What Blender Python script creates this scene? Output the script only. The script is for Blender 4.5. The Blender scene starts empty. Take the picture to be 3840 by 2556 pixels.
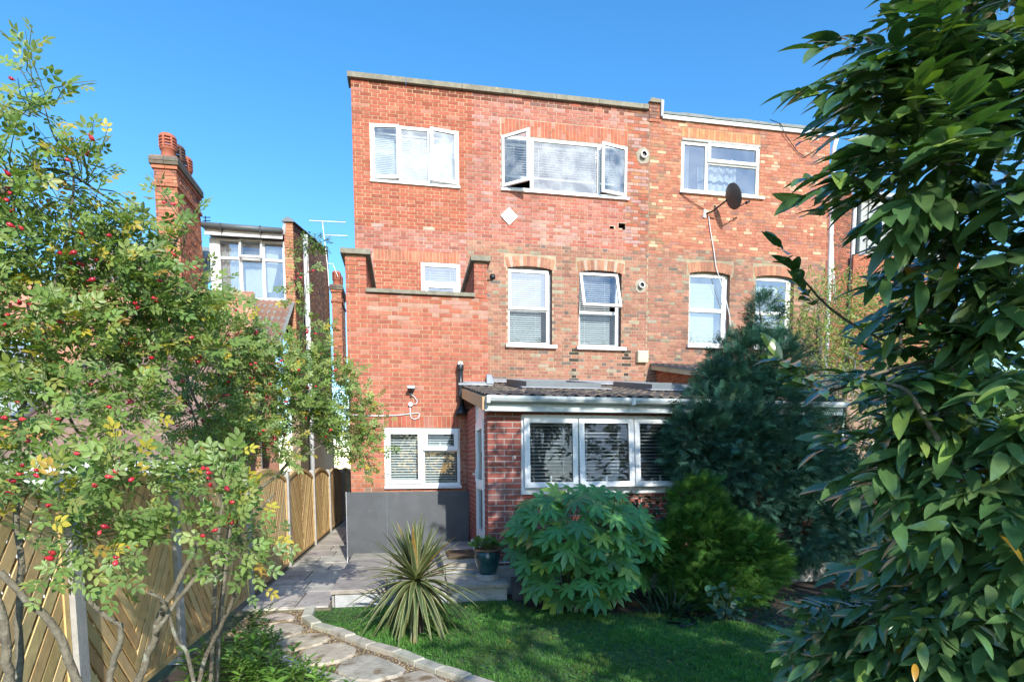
import bpy, math, random
import numpy as np
from mathutils import Vector, Matrix

random.seed(11)
rng = np.random.default_rng(11)
SC = bpy.context.scene
COL = SC.collection
PI = math.pi
R = math.radians

# ------------------------------------------------------------------ camera
CAM = np.array([0.0, 0.0, 1.66])
_yaw, _pitch, _roll = R(10.1), R(4.9), R(-0.23)
_f = np.array([math.sin(_yaw), math.cos(_yaw), 0.0])
_r = np.array([math.cos(_yaw), -math.sin(_yaw), 0.0])
_u = np.array([0.0, 0.0, 1.0])
FWD = _f * math.cos(_pitch) - _u * math.sin(_pitch)
_up = _u * math.cos(_pitch) + _f * math.sin(_pitch)
RGT = _r * math.cos(_roll) + _up * math.sin(_roll)
UPV = _up * math.cos(_roll) - _r * math.sin(_roll)
cam_data = bpy.data.cameras.new('camera')
cam = bpy.data.objects.new('camera', cam_data)
COL.objects.link(cam)
mw = Matrix.Identity(4)
for i in range(3):
    mw[i][0], mw[i][1], mw[i][2], mw[i][3] = RGT[i], UPV[i], -FWD[i], CAM[i]
cam.matrix_world = mw
cam_data.sensor_width = 36.0
cam_data.lens = 2200 / 3840 * 36.0
cam_data.shift_x = 0.0
cam_data.shift_y = (1936 - 1278) / 3840
cam_data.clip_start = 0.05
cam_data.clip_end = 2000.0
SC.camera = cam

# ------------------------------------------------------------------ light
SUN_TRAVEL = Vector((-0.17, 1.0, -0.52)).normalized()      # the way the sunlight travels
to_sun = -SUN_TRAVEL
sun_elev = math.asin(to_sun.z)
sun_rot = math.atan2(to_sun.x, to_sun.y)
world = bpy.data.worlds.new('World')
SC.world = world
world.use_nodes = True
wn = world.node_tree.nodes
wl = world.node_tree.links
wn.clear()
sky = wn.new('ShaderNodeTexSky')
sky.sky_type = 'NISHITA'
sky.sun_disc = False
sky.sun_elevation = sun_elev
sky.sun_rotation = sun_rot
sky.air_density = 1.0
sky.dust_density = 0.3
sky.ozone_density = 2.0
bg = wn.new('ShaderNodeBackground')
bg.inputs['Strength'].default_value = 0.125
wo = wn.new('ShaderNodeOutputWorld')
grade = wn.new('ShaderNodeHueSaturation')                     # the photograph's deep, saturated blue, the same all round
grade.inputs['Saturation'].default_value = 1.33
grade.inputs['Hue'].default_value = 0.499
wl.new(sky.outputs[0], grade.inputs['Color'])
wl.new(grade.outputs[0], bg.inputs['Color'])
wl.new(bg.outputs[0], wo.inputs['Surface'])
sun_data = bpy.data.lights.new('sun', 'SUN')
sun_data.energy = 2.35
sun_data.angle = R(0.53)
sun_data.color = (1.0, 0.955, 0.88)
sun = bpy.data.objects.new('sun', sun_data)
COL.objects.link(sun)
sun.rotation_euler = SUN_TRAVEL.to_track_quat('-Z', 'Y').to_euler()
sun.location = (3, -12, 14)
SC.view_settings.view_transform = 'Standard'
SC.view_settings.look = 'None'
SC.view_settings.exposure = 1.32
SC.view_settings.gamma = 1.0
SC.view_settings.use_curve_mapping = False
SC.render.engine = 'CYCLES'
SC.cycles.max_bounces = 8
SC.cycles.transparent_max_bounces = 12
SC.cycles.use_denoising = True

# ------------------------------------------------------------------ materials
def pm(name, base=(0.5, 0.5, 0.5), rough=0.7, var=None, bump=None, spec=0.5, metallic=0.0,
       transl=0.0, tint=None, coords='Object', stretch=None, patches=None, coat=0.0):
    """base: colour, 'attr' (mesh colour attribute) or 'obj' (object colour).
    var=(scale, amount): mottling; bump=(scale, strength); patches=(scale, colour, lo, hi): stains."""
    m = bpy.data.materials.new(name)
    m.use_nodes = True
    nt = m.node_tree
    nt.nodes.clear()
    N, L = nt.nodes.new, nt.links.new
    out = N('ShaderNodeOutputMaterial')
    p = N('ShaderNodeBsdfPrincipled')
    p.inputs['Roughness'].default_value = rough
    p.inputs['Metallic'].default_value = metallic
    p.inputs['Specular IOR Level'].default_value = spec
    p.inputs['Coat Weight'].default_value = coat
    p.inputs['Coat Roughness'].default_value = 0.16
    if base == 'attr':
        a = N('ShaderNodeAttribute'); a.attribute_name = 'Col'; csock = a.outputs['Color']
    elif base == 'obj':
        a = N('ShaderNodeObjectInfo'); csock = a.outputs['Color']
    else:
        a = N('ShaderNodeRGB'); a.outputs[0].default_value = (*base, 1); csock = a.outputs[0]
    tc = N('ShaderNodeTexCoord')
    vec = tc.outputs[coords]
    if base == 'obj' or coords == 'World':
        g = N('ShaderNodeNewGeometry'); vec = g.outputs['Position']
    if stretch:
        mp = N('ShaderNodeMapping'); mp.inputs['Scale'].default_value = stretch
        L(vec, mp.inputs['Vector']); vec = mp.outputs[0]
    if var:
        nz = N('ShaderNodeTexNoise'); nz.inputs['Scale'].default_value = var[0]
        nz.inputs['Detail'].default_value = 6; nz.inputs['Roughness'].default_value = 0.65
        L(vec, nz.inputs['Vector'])
        mr = N('ShaderNodeMapRange')
        mr.inputs['From Min'].default_value = 0.25; mr.inputs['From Max'].default_value = 0.75
        mr.inputs['To Min'].default_value = 1 - var[1]; mr.inputs['To Max'].default_value = 1 + var[1]
        L(nz.outputs['Fac'], mr.inputs['Value'])
        mx = N('ShaderNodeMix'); mx.data_type = 'RGBA'; mx.blend_type = 'MULTIPLY'
        mx.inputs['Factor'].default_value = 1.0
        L(csock, mx.inputs['A']); L(mr.outputs[0], mx.inputs['B'])
        csock = mx.outputs['Result']
    if patches:
        for (sc_, colr, lo, hi) in patches:
            nz = N('ShaderNodeTexNoise'); nz.inputs['Scale'].default_value = sc_
            nz.inputs['Detail'].default_value = 8; nz.inputs['Roughness'].default_value = 0.6
            L(vec, nz.inputs['Vector'])
            mr = N('ShaderNodeMapRange'); mr.inputs['From Min'].default_value = lo; mr.inputs['From Max'].default_value = hi
            L(nz.outputs['Fac'], mr.inputs['Value'])
            mx = N('ShaderNodeMix'); mx.data_type = 'RGBA'
            L(mr.outputs[0], mx.inputs['Factor']); L(csock, mx.inputs['A'])
            mx.inputs['B'].default_value = (*colr, 1)
            csock = mx.outputs['Result']
    L(csock, p.inputs['Base Color'])
    if bump:
        nb = N('ShaderNodeTexNoise'); nb.inputs['Scale'].default_value = bump[0]; nb.inputs['Detail'].default_value = 5
        L(vec, nb.inputs['Vector'])
        b = N('ShaderNodeBump'); b.inputs['Strength'].default_value = bump[1]; b.inputs['Distance'].default_value = 0.01
        L(nb.outputs['Fac'], b.inputs['Height']); L(b.outputs[0], p.inputs['Normal'])
    if transl > 0:
        t = N('ShaderNodeBsdfTranslucent')
        if tint:
            mx = N('ShaderNodeMix'); mx.data_type = 'RGBA'; mx.blend_type = 'MULTIPLY'
            mx.inputs['Factor'].default_value = 1.0
            L(csock, mx.inputs['A']); mx.inputs['B'].default_value = (*tint, 1)
            L(mx.outputs['Result'], t.inputs['Color'])
        else:
            L(csock, t.inputs['Color'])
        ms = N('ShaderNodeMixShader'); ms.inputs[0].default_value = transl
        L(p.outputs[0], ms.inputs[1]); L(t.outputs[0], ms.inputs[2]); L(ms.outputs[0], out.inputs['Surface'])
    else:
        L(p.outputs[0], out.inputs['Surface'])
    return m


def glass_mat(name, refl=0.10, dust_sheen=0.05, tint=(0.86, 0.93, 0.95)):
    m = bpy.data.materials.new(name); m.use_nodes = True
    nt = m.node_tree; nt.nodes.clear(); N, L = nt.nodes.new, nt.links.new
    out = N('ShaderNodeOutputMaterial')
    tr = N('ShaderNodeBsdfTransparent'); tr.inputs['Color'].default_value = (*tint, 1)
    gl = N('ShaderNodeBsdfGlossy'); gl.inputs['Roughness'].default_value = 0.015
    df = N('ShaderNodeBsdfDiffuse'); df.inputs['Color'].default_value = (0.75, 0.8, 0.82, 1)  # pale film: some dust, and sky reflection painted into the pane
    fr = N('ShaderNodeFresnel'); fr.inputs['IOR'].default_value = 1.5
    ad = N('ShaderNodeMath'); ad.operation = 'ADD'; ad.inputs[1].default_value = refl; ad.use_clamp = True
    L(fr.outputs[0], ad.inputs[0])
    m1 = N('ShaderNodeMixShader'); L(ad.outputs[0], m1.inputs[0]); L(tr.outputs[0], m1.inputs[1]); L(gl.outputs[0], m1.inputs[2])
    nz = N('ShaderNodeTexNoise'); nz.inputs['Scale'].default_value = 3.0; nz.inputs['Detail'].default_value = 8
    g = N('ShaderNodeNewGeometry'); L(g.outputs['Position'], nz.inputs['Vector'])
    mr = N('ShaderNodeMapRange'); mr.inputs['From Min'].default_value = 0.35; mr.inputs['From Max'].default_value = 0.75
    mr.inputs['To Min'].default_value = dust_sheen * 0.3; mr.inputs['To Max'].default_value = dust_sheen * 1.8
    L(nz.outputs['Fac'], mr.inputs['Value'])
    m2 = N('ShaderNodeMixShader'); L(mr.outputs[0], m2.inputs[0]); L(m1.outputs[0], m2.inputs[1]); L(df.outputs[0], m2.inputs[2])
    L(m2.outputs[0], out.inputs['Surface'])
    return m


MAT = {}
SOOT = [(0.8, (0.12, 0.065, 0.048), 0.54, 1.0), (5.0, (0.16, 0.08, 0.058), 0.58, 0.98)]
MAT['brick'] = pm('brick_mass', 'attr', 0.85, var=(9, 0.26), bump=(60, 0.3), spec=0.25, patches=SOOT)
MAT['brick_one'] = pm('brick_single', 'obj', 0.85, var=(9, 0.26), bump=(60, 0.3), spec=0.25, patches=SOOT)
MAT['mortar'] = pm('mortar', 'attr', 0.95, var=(7, 0.25), bump=(90, 0.4), spec=0.15, patches=[(0.8, (0.20, 0.15, 0.11), 0.52, 0.95)])
MAT['upvc'] = pm('white_upvc', (0.82, 0.83, 0.82), 0.32, var=(2, 0.03), spec=0.5)
MAT['white_paint'] = pm('white_painted_wood', (0.76, 0.77, 0.76), 0.6, var=(5, 0.07), bump=(25, 0.12), patches=[(7, (0.45, 0.43, 0.38), 0.64, 0.72)])
MAT['sill'] = pm('painted_stone_sill', (0.74, 0.74, 0.72), 0.7, var=(6, 0.08), bump=(30, 0.2), patches=[(14, (0.4, 0.38, 0.34), 0.62, 0.7)])
MAT['coping'] = pm('coping_stone', (0.25, 0.23, 0.17), 0.92, var=(7, 0.3), bump=(40, 0.5), patches=[(3, (0.17, 0.16, 0.12), 0.55, 0.7), (11, (0.5, 0.38, 0.12), 0.7, 0.76)])
MAT['glass'] = glass_mat('window_glass_bright', 0.18, 0.26)  # heavy film paints a bright sky reflection on the upper windows
MAT['glass_dark'] = glass_mat('window_glass_clear', 0.035, 0.02, (0.8, 0.88, 0.9))
MAT['glass_blue'] = glass_mat('window_glass_sky', 0.30, 0.08)
MAT['blind'] = pm('blind_slat', (0.80, 0.81, 0.80), 0.5, transl=0.12)
MAT['curtain'] = pm('curtain_cloth', (0.72, 0.73, 0.72), 0.85, var=(6, 0.08), transl=0.3)
MAT['pink_cloth'] = pm('pink_curtain', (0.55, 0.12, 0.26), 0.85, transl=0.25)
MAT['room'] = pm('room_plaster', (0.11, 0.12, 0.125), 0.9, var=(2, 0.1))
MAT['render'] = pm('plain_wall_body', (0.30, 0.15, 0.10), 0.9, var=(5, 0.2), bump=(20, 0.3))
MAT['tile'] = pm('concrete_tile', 'obj', 0.88, var=(16, 0.25), bump=(45, 0.5), spec=0.3, patches=[(9, (0.40, 0.36, 0.27), 0.60, 0.72)])
MAT['tile_mass'] = pm('concrete_tile_mass', 'attr', 0.88, var=(16, 0.25), bump=(45, 0.5), spec=0.3, patches=[(9, (0.40, 0.36, 0.27), 0.60, 0.72)])
MAT['lead'] = pm('lead_flashing', (0.34, 0.36, 0.38), 0.55, var=(8, 0.25), bump=(18, 0.4))
MAT['felt'] = pm('roof_felt', (0.22, 0.24, 0.23), 0.95, var=(10, 0.25), bump=(120, 0.6))
MAT['black_plastic'] = pm('black_plastic', (0.018, 0.019, 0.021), 0.35)
MAT['grey_gutter'] = pm('grey_gutter', (0.12, 0.14, 0.15), 0.45, var=(5, 0.15))
MAT['white_plastic'] = pm('white_plastic', (0.78, 0.79, 0.80), 0.35, var=(3, 0.05))
MAT['pale_fascia'] = pm('pale_fascia', (0.52, 0.57, 0.58), 0.45, var=(4, 0.12), stretch=(.4, 1, 3), patches=[(9, (0.3, 0.31, 0.29), 0.60, 0.8)])
MAT['timber'] = pm('bare_bargeboard', (0.58, 0.36, 0.19), 0.7, var=(6, 0.15), stretch=(8, 1, 8), bump=(20, 0.1))
MAT['fence'] = pm('fence_timber', 'obj', 0.78, var=(7, 0.22), stretch=(3, 1, 1), bump=(40, 0.2), spec=0.3)
MAT['concrete'] = pm('post_concrete', (0.40, 0.39, 0.36), 0.92, var=(9, 0.2), bump=(50, 0.4), patches=[(5, (0.2, 0.19, 0.16), 0.6, 0.75)])
MAT['slab'] = pm('paving_slab', 'obj', 0.85, var=(5, 0.3), bump=(35, 0.4), spec=0.35, patches=[(2.6, (0.27, 0.25, 0.20), 0.57, 0.68), (9, (0.21, 0.21, 0.13), 0.64, 0.74), (40, (0.5, 0.5, 0.43), 0.66, 0.74)])
MAT['stone'] = pm('natural_stone', 'obj', 0.88, var=(7, 0.38), bump=(16, 0.9), spec=0.3, patches=[(3.4, (0.23, 0.16, 0.09), 0.56, 0.63), (12, (0.26, 0.25, 0.15), 0.60, 0.70), (45, (0.14, 0.11, 0.08), 0.66, 0.72)])
MAT['joint'] = pm('paving_joint', (0.16, 0.15, 0.10), 0.95, var=(12, 0.3), bump=(60, 0.5))
MAT['soil'] = pm('soil', (0.062, 0.045, 0.03), 0.95, var=(9, 0.4), bump=(40, 0.9))
MAT['turf'] = pm('turf_ground', (0.05, 0.11, 0.03), 0.95, var=(8, 0.45), bump=(60, 0.8))
MAT['ground'] = pm('far_ground', (0.06, 0.085, 0.035), 0.95, var=(0.6, 0.4))
MAT['board'] = pm('dark_board', (0.066, 0.073, 0.079), 0.5, var=(2.2, 0.35), bump=(9, 0.08), patches=[(3.5, (0.095, 0.10, 0.10), 0.56, 0.72), (26, (0.2, 0.2, 0.2), 0.69, 0.75), (60, (0.05, 0.05, 0.05), 0.68, 0.72)])
MAT['metal'] = pm('galvanised_metal', (0.45, 0.46, 0.47), 0.4, metallic=0.8, var=(7, 0.2))
MAT['dish'] = pm('dish_grey', (0.055, 0.058, 0.062), 0.5, var=(4, 0.1))
MAT['pot'] = pm('glazed_pot', (0.022, 0.075, 0.085), 0.16, var=(7, 0.5), spec=0.6, coat=0.3)
MAT['terracotta'] = pm('terracotta', (0.42, 0.13, 0.075), 0.8, var=(6, 0.25), bump=(30, 0.2))
MAT['pot_dark'] = pm('sooty_terracotta', (0.13, 0.075, 0.06), 0.85, var=(6, 0.3), bump=(30, 0.2))
MAT['ceramic'] = pm('white_plate', (0.90, 0.90, 0.90), 0.3)
MAT['mat'] = pm('coir_mat', (0.11, 0.07, 0.04), 0.95, var=(60, 0.5), bump=(90, 0.8))
MAT['cabin'] = pm('orange_timber', (0.42, 0.19, 0.07), 0.6, var=(6, 0.2), stretch=(1, 1, 8))
MAT['bark'] = pm('bark', (0.17, 0.15, 0.105), 0.92, var=(26, 0.5), bump=(60, 1.0), patches=[(14, (0.30, 0.31, 0.24), 0.58, 0.68), (40, (0.05, 0.04, 0.03), 0.62, 0.70)])
MAT['bark_dark'] = pm('bark_dark', (0.07, 0.055, 0.04), 0.9, var=(22, 0.4), bump=(40, 0.8))
MAT['stem_green'] = pm('green_stem', (0.12, 0.15, 0.05), 0.7, var=(10, 0.2))
MAT['hip'] = pm('rose_hip', 'obj', 0.22, var=(20, 0.15), spec=0.6)
for key, rough, tr, tint, sp in (('rose', 0.42, 0.30, (1.5, 1.5, 0.5), 0.45), ('laurel', 0.24, 0.16, (1.6, 1.9, 0.5), 0.8),
                            ('fatsia', 0.36, 0.20, (1.5, 1.8, 0.5), 0.5), ('cordy', 0.45, 0.22, (1.3, 1.3, 0.7), 0.4),
                            ('conifer', 0.65, 0.14, (1.2, 1.4, 0.8), 0.25), ('herb', 0.5, 0.30, (1.4, 1.5, 0.5), 0.4)):
    ct = {'laurel': .45, 'fatsia': .35}.get(key, 0)
    MAT[key] = pm(key + '_leaf_mass', 'attr', rough, transl=tr, tint=tint, spec=sp, coat=ct, var=(28, .22))
    MAT[key + '_one'] = pm(key + '_leaf_single', 'obj', rough, transl=tr, tint=tint, spec=sp, coat=ct, var=(28, .22))

# ------------------------------------------------------------------ helpers
def tag(o, label=None, cat=None, group=None, kind=None):
    if label: o['label'] = label
    if cat: o['category'] = cat
    if group: o['group'] = group
    if kind: o['kind'] = kind
    return o


def empty(name, loc=(0, 0, 0), label=None, cat=None, group=None, kind=None):
    o = bpy.data.objects.new(name, None)
    o.empty_display_size = 0.2
    COL.objects.link(o)
    o.location = loc
    return tag(o, label, cat, group, kind)


WPOS = {}


def put(name, mesh, parent=None, loc=(0, 0, 0), color=None, rot=None, scale=None, world=True):
    """Link an object; its loc is in world metres whatever its parent (parents are never rotated or scaled)."""
    o = bpy.data.objects.new(name, mesh)
    COL.objects.link(o)
    base = np.zeros(3)
    if parent is not None:
        o.parent = parent
        base = WPOS.get(parent.name, np.array(parent.location))
    o.location = tuple(np.array(loc) - base)
    WPOS[o.name] = np.array(loc, float)
    if rot is not None: o.rotation_euler = rot
    if scale is not None: o.scale = scale
    if color is not None: o.color = (*color, 1)
    return o


def put_matrix(name, mesh, parent, M, color=None):
    o = bpy.data.objects.new(name, mesh)
    COL.objects.link(o)
    M = M.copy()
    if parent is not None:
        o.parent = parent
        base = WPOS.get(parent.name, np.array(parent.location))
        for i in range(3): M[i][3] -= base[i]
    o.matrix_local = M
    if color is not None: o.color = (*color, 1)
    return o


class MB:
    """Collects faces; build() links them as one mesh object."""
    def __init__(s):
        s.v, s.f, s.c = [], [], []

    def face(s, pts, col=None):
        n = len(s.v)
        s.v.extend([tuple(p) for p in pts])
        s.f.append(tuple(range(n, n + len(pts))))
        s.c.append(col)

    def hexa(s, p, col=None, skip=()):
        """p: 8 points, 0-3 front loop, 4-7 back loop."""
        n = len(s.v)
        s.v.extend([tuple(q) for q in p])
        for k, f in enumerate(((0, 1, 2, 3), (7, 6, 5, 4), (0, 4, 5, 1), (1, 5, 6, 2), (2, 6, 7, 3), (3, 7, 4, 0))):
            if k in skip: continue
            s.f.append(tuple(n + i for i in f)); s.c.append(col)

    def box(s, x0, x1, y0, y1, z0, z1, col=None):
        s.hexa([(x0, y0, z0), (x1, y0, z0), (x1, y0, z1), (x0, y0, z1),
                (x0, y1, z0), (x1, y1, z0), (x1, y1, z1), (x0, y1, z1)], col)
        return s

    def tube(s, pts, rad, n=7, col=None, cap=True):
        pts = [Vector(p) for p in pts]
        if not hasattr(rad, '__len__'): rad = [rad] * len(pts)
        rings = []
        prev = None
        for i, p in enumerate(pts):
            d = (pts[min(i + 1, len(pts) - 1)] - pts[max(i - 1, 0)])
            d = d.normalized() if d.length > 1e-9 else Vector((0, 0, 1))
            a = prev if prev is not None else (Vector((1, 0, 0)) if abs(d.x) < 0.8 else Vector((0, 1, 0)))
            a = (a - d * a.dot(d)).normalized(); prev = a
            b = d.cross(a)
            base = len(s.v)
            for k in range(n):
                t = 2 * PI * k / n
                s.v.append(tuple(p + (a * math.cos(t) + b * math.sin(t)) * rad[i]))
            rings.append(base)
        for i in range(len(rings) - 1):
            for k in range(n):
                k2 = (k + 1) % n
                s.f.append((rings[i] + k, rings[i] + k2, rings[i + 1] + k2, rings[i + 1] + k)); s.c.append(col)
        if cap:
            s.f.append(tuple(rings[0] + k for k in reversed(range(n)))); s.c.append(col)
            s.f.append(tuple(rings[-1] + k for k in range(n))); s.c.append(col)
        return s

    def lathe(s, prof, n=20, c=(0, 0, 0), col=None):
        """prof: (radius, z) from the bottom up."""
        base = len(s.v)
        for r_, z in prof:
            for k in range(n):
                t = 2 * PI * k / n
                s.v.append((c[0] + r_ * math.cos(t), c[1] + r_ * math.sin(t), c[2] + z))
        for i in range(len(prof) - 1):
            for k in range(n):
                k2 = (k + 1) % n
                s.f.append((base + i * n + k, base + i * n + k2, base + (i + 1) * n + k2, base + (i + 1) * n + k)); s.c.append(col)
        return s

    def mesh(s, name, mat, smooth=False, M=None):
        me = bpy.data.meshes.new(name)
        v = s.v
        if M is not None: v = [tuple(M @ Vector(p)) for p in v]
        me.from_pydata(v, [], s.f)
        if any(c is not None for c in s.c):
            at = me.color_attributes.new('Col', 'FLOAT_COLOR', 'CORNER')
            arr = []
            for f, c in zip(s.f, s.c):
                c = c if c is not None else (0.5, 0.5, 0.5)
                arr.extend((*c, 1.0) * len(f))
            at.data.foreach_set('color', arr)
        if smooth: me.polygons.foreach_set('use_smooth', [True] * len(me.polygons))
        me.materials.append(MAT[mat] if isinstance(mat, str) else mat)
        me.update()
        return me

    def build(s, name, mat, parent=None, smooth=False, M=None, color=None):
        me = s.mesh(name, mat, smooth, M)
        o = bpy.data.objects.new(name, me)
        COL.objects.link(o)
        if parent is not None:
            o.parent = parent
            b = WPOS.get(parent.name, np.array(parent.location))
            o.location = tuple(-b)
        WPOS[o.name] = np.zeros(3)
        if color is not None: o.color = (*color, 1)
        return o


def vis(P):
    """Distance from the camera for points in view, else a large number."""
    d = np.asarray(P) - CAM
    z = d @ FWD
    x = (d @ RGT) / np.maximum(z, 1e-6) * 2200
    y = (d @ UPV) / np.maximum(z, 1e-6) * 2200
    ok = (z > 0.3) & (x > -1919) & (x < 1921) & (y < 1936) & (y > -620)
    return np.where(ok, z, 1e6)


def mass_mesh(name, tv, tf, A, T, C, mat, smooth=True, vc=None):
    """Joined copies of a template: tv (n,3) verts, tf faces (same size), A (k,3,3) axes, T (k,3), C (k,3) colours."""
    k, n = len(T), len(tv)
    V = np.einsum('kij,nj->kni', A, tv) + T[:, None, :]
    F = (np.asarray(tf)[None, :, :] + (np.arange(k) * n)[:, None, None])
    m = F.shape[2]
    F = F.reshape(-1, m)
    me = bpy.data.meshes.new(name)
    me.vertices.add(k * n)
    me.vertices.foreach_set('co', V.reshape(-1).astype(np.float32))
    me.loops.add(F.size)
    me.loops.foreach_set('vertex_index', F.reshape(-1).astype(np.int32))
    me.polygons.add(len(F))
    me.polygons.foreach_set('loop_start', np.arange(0, F.size, m, dtype=np.int32))
    me.polygons.foreach_set('loop_total', np.full(len(F), m, dtype=np.int32))
    if smooth: me.polygons.foreach_set('use_smooth', np.ones(len(F), dtype=bool))
    me.update(calc_edges=True)
    at = me.color_attributes.new('Col', 'FLOAT_COLOR', 'POINT')
    cc = np.ones((k, n, 4), np.float32)
    cc[:, :, :3] = C[:, None, :] if vc is None else C[:, None, :] * vc[None, :, :]
    at.data.foreach_set('color', cc.reshape(-1))
    me.materials.append(MAT[mat] if isinstance(mat, str) else mat)
    return me


def scatter(parent, name, tv, tf, A, T, C, mat, n_single=300, mass_name='foliage', vc=None, smooth=True):
    """The n_single nearest visible copies become objects sharing one mesh; the rest are one part of kind 'stuff'."""
    A, T, C = np.asarray(A), np.asarray(T), np.asarray(C)
    order = np.argsort(vis(T) + 0.0)
    one = order[:n_single]
    if n_single:
        me = MB(); me.v = [tuple(p) for p in tv]; me.f = [tuple(int(i) for i in f) for f in tf]; me.c = [None] * len(me.f)
        if vc is None:
            sm = me.mesh(name, mat + '_one', smooth)
            for i in one:
                M = Matrix.Identity(4)
                for a in range(3):
                    for b in range(3): M[a][b] = A[i][a][b]
                    M[a][3] = T[i][a]
                put_matrix(name, sm, parent, M, tuple(C[i]))
        else:
            for i in one:
                sm = mass_mesh(name, tv, tf, A[i:i + 1], T[i:i + 1], C[i:i + 1], mat, smooth, vc)
                put_matrix(name, sm, parent, Matrix.Identity(4))
    rest = order[n_single:]
    if len(rest):
        sm = mass_mesh(mass_name, tv, tf, A[rest], T[rest], C[rest], mat, smooth, vc)
        o = put_matrix(mass_name, sm, parent, Matrix.Identity(4))
        if parent is not None: o['kind'] = 'stuff'
        return o


def frame(d, up):
    """Axes matrix with y along d and z near up."""
    d = d / np.linalg.norm(d, axis=-1, keepdims=True)
    x = np.cross(d, up); x /= np.maximum(np.linalg.norm(x, axis=-1, keepdims=True), 1e-6)
    z = np.cross(x, d)
    return np.stack([x, d, z], axis=-1)


def jit(c, a=0.12):
    k = 1 + random.uniform(-a, a)
    return tuple(max(0.003, ch * k * (1 + random.uniform(-a, a) * 0.35)) for ch in c)
# ------------------------------------------------------------------ ground and sky setting
GZ = -0.05                                                     # lawn level, the house path is 0
mb = MB(); mb.box(-150, 150, -120, 260, GZ - 0.6, GZ - 0.02)
tag(mb.build('ground', 'ground'), kind='structure')

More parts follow.
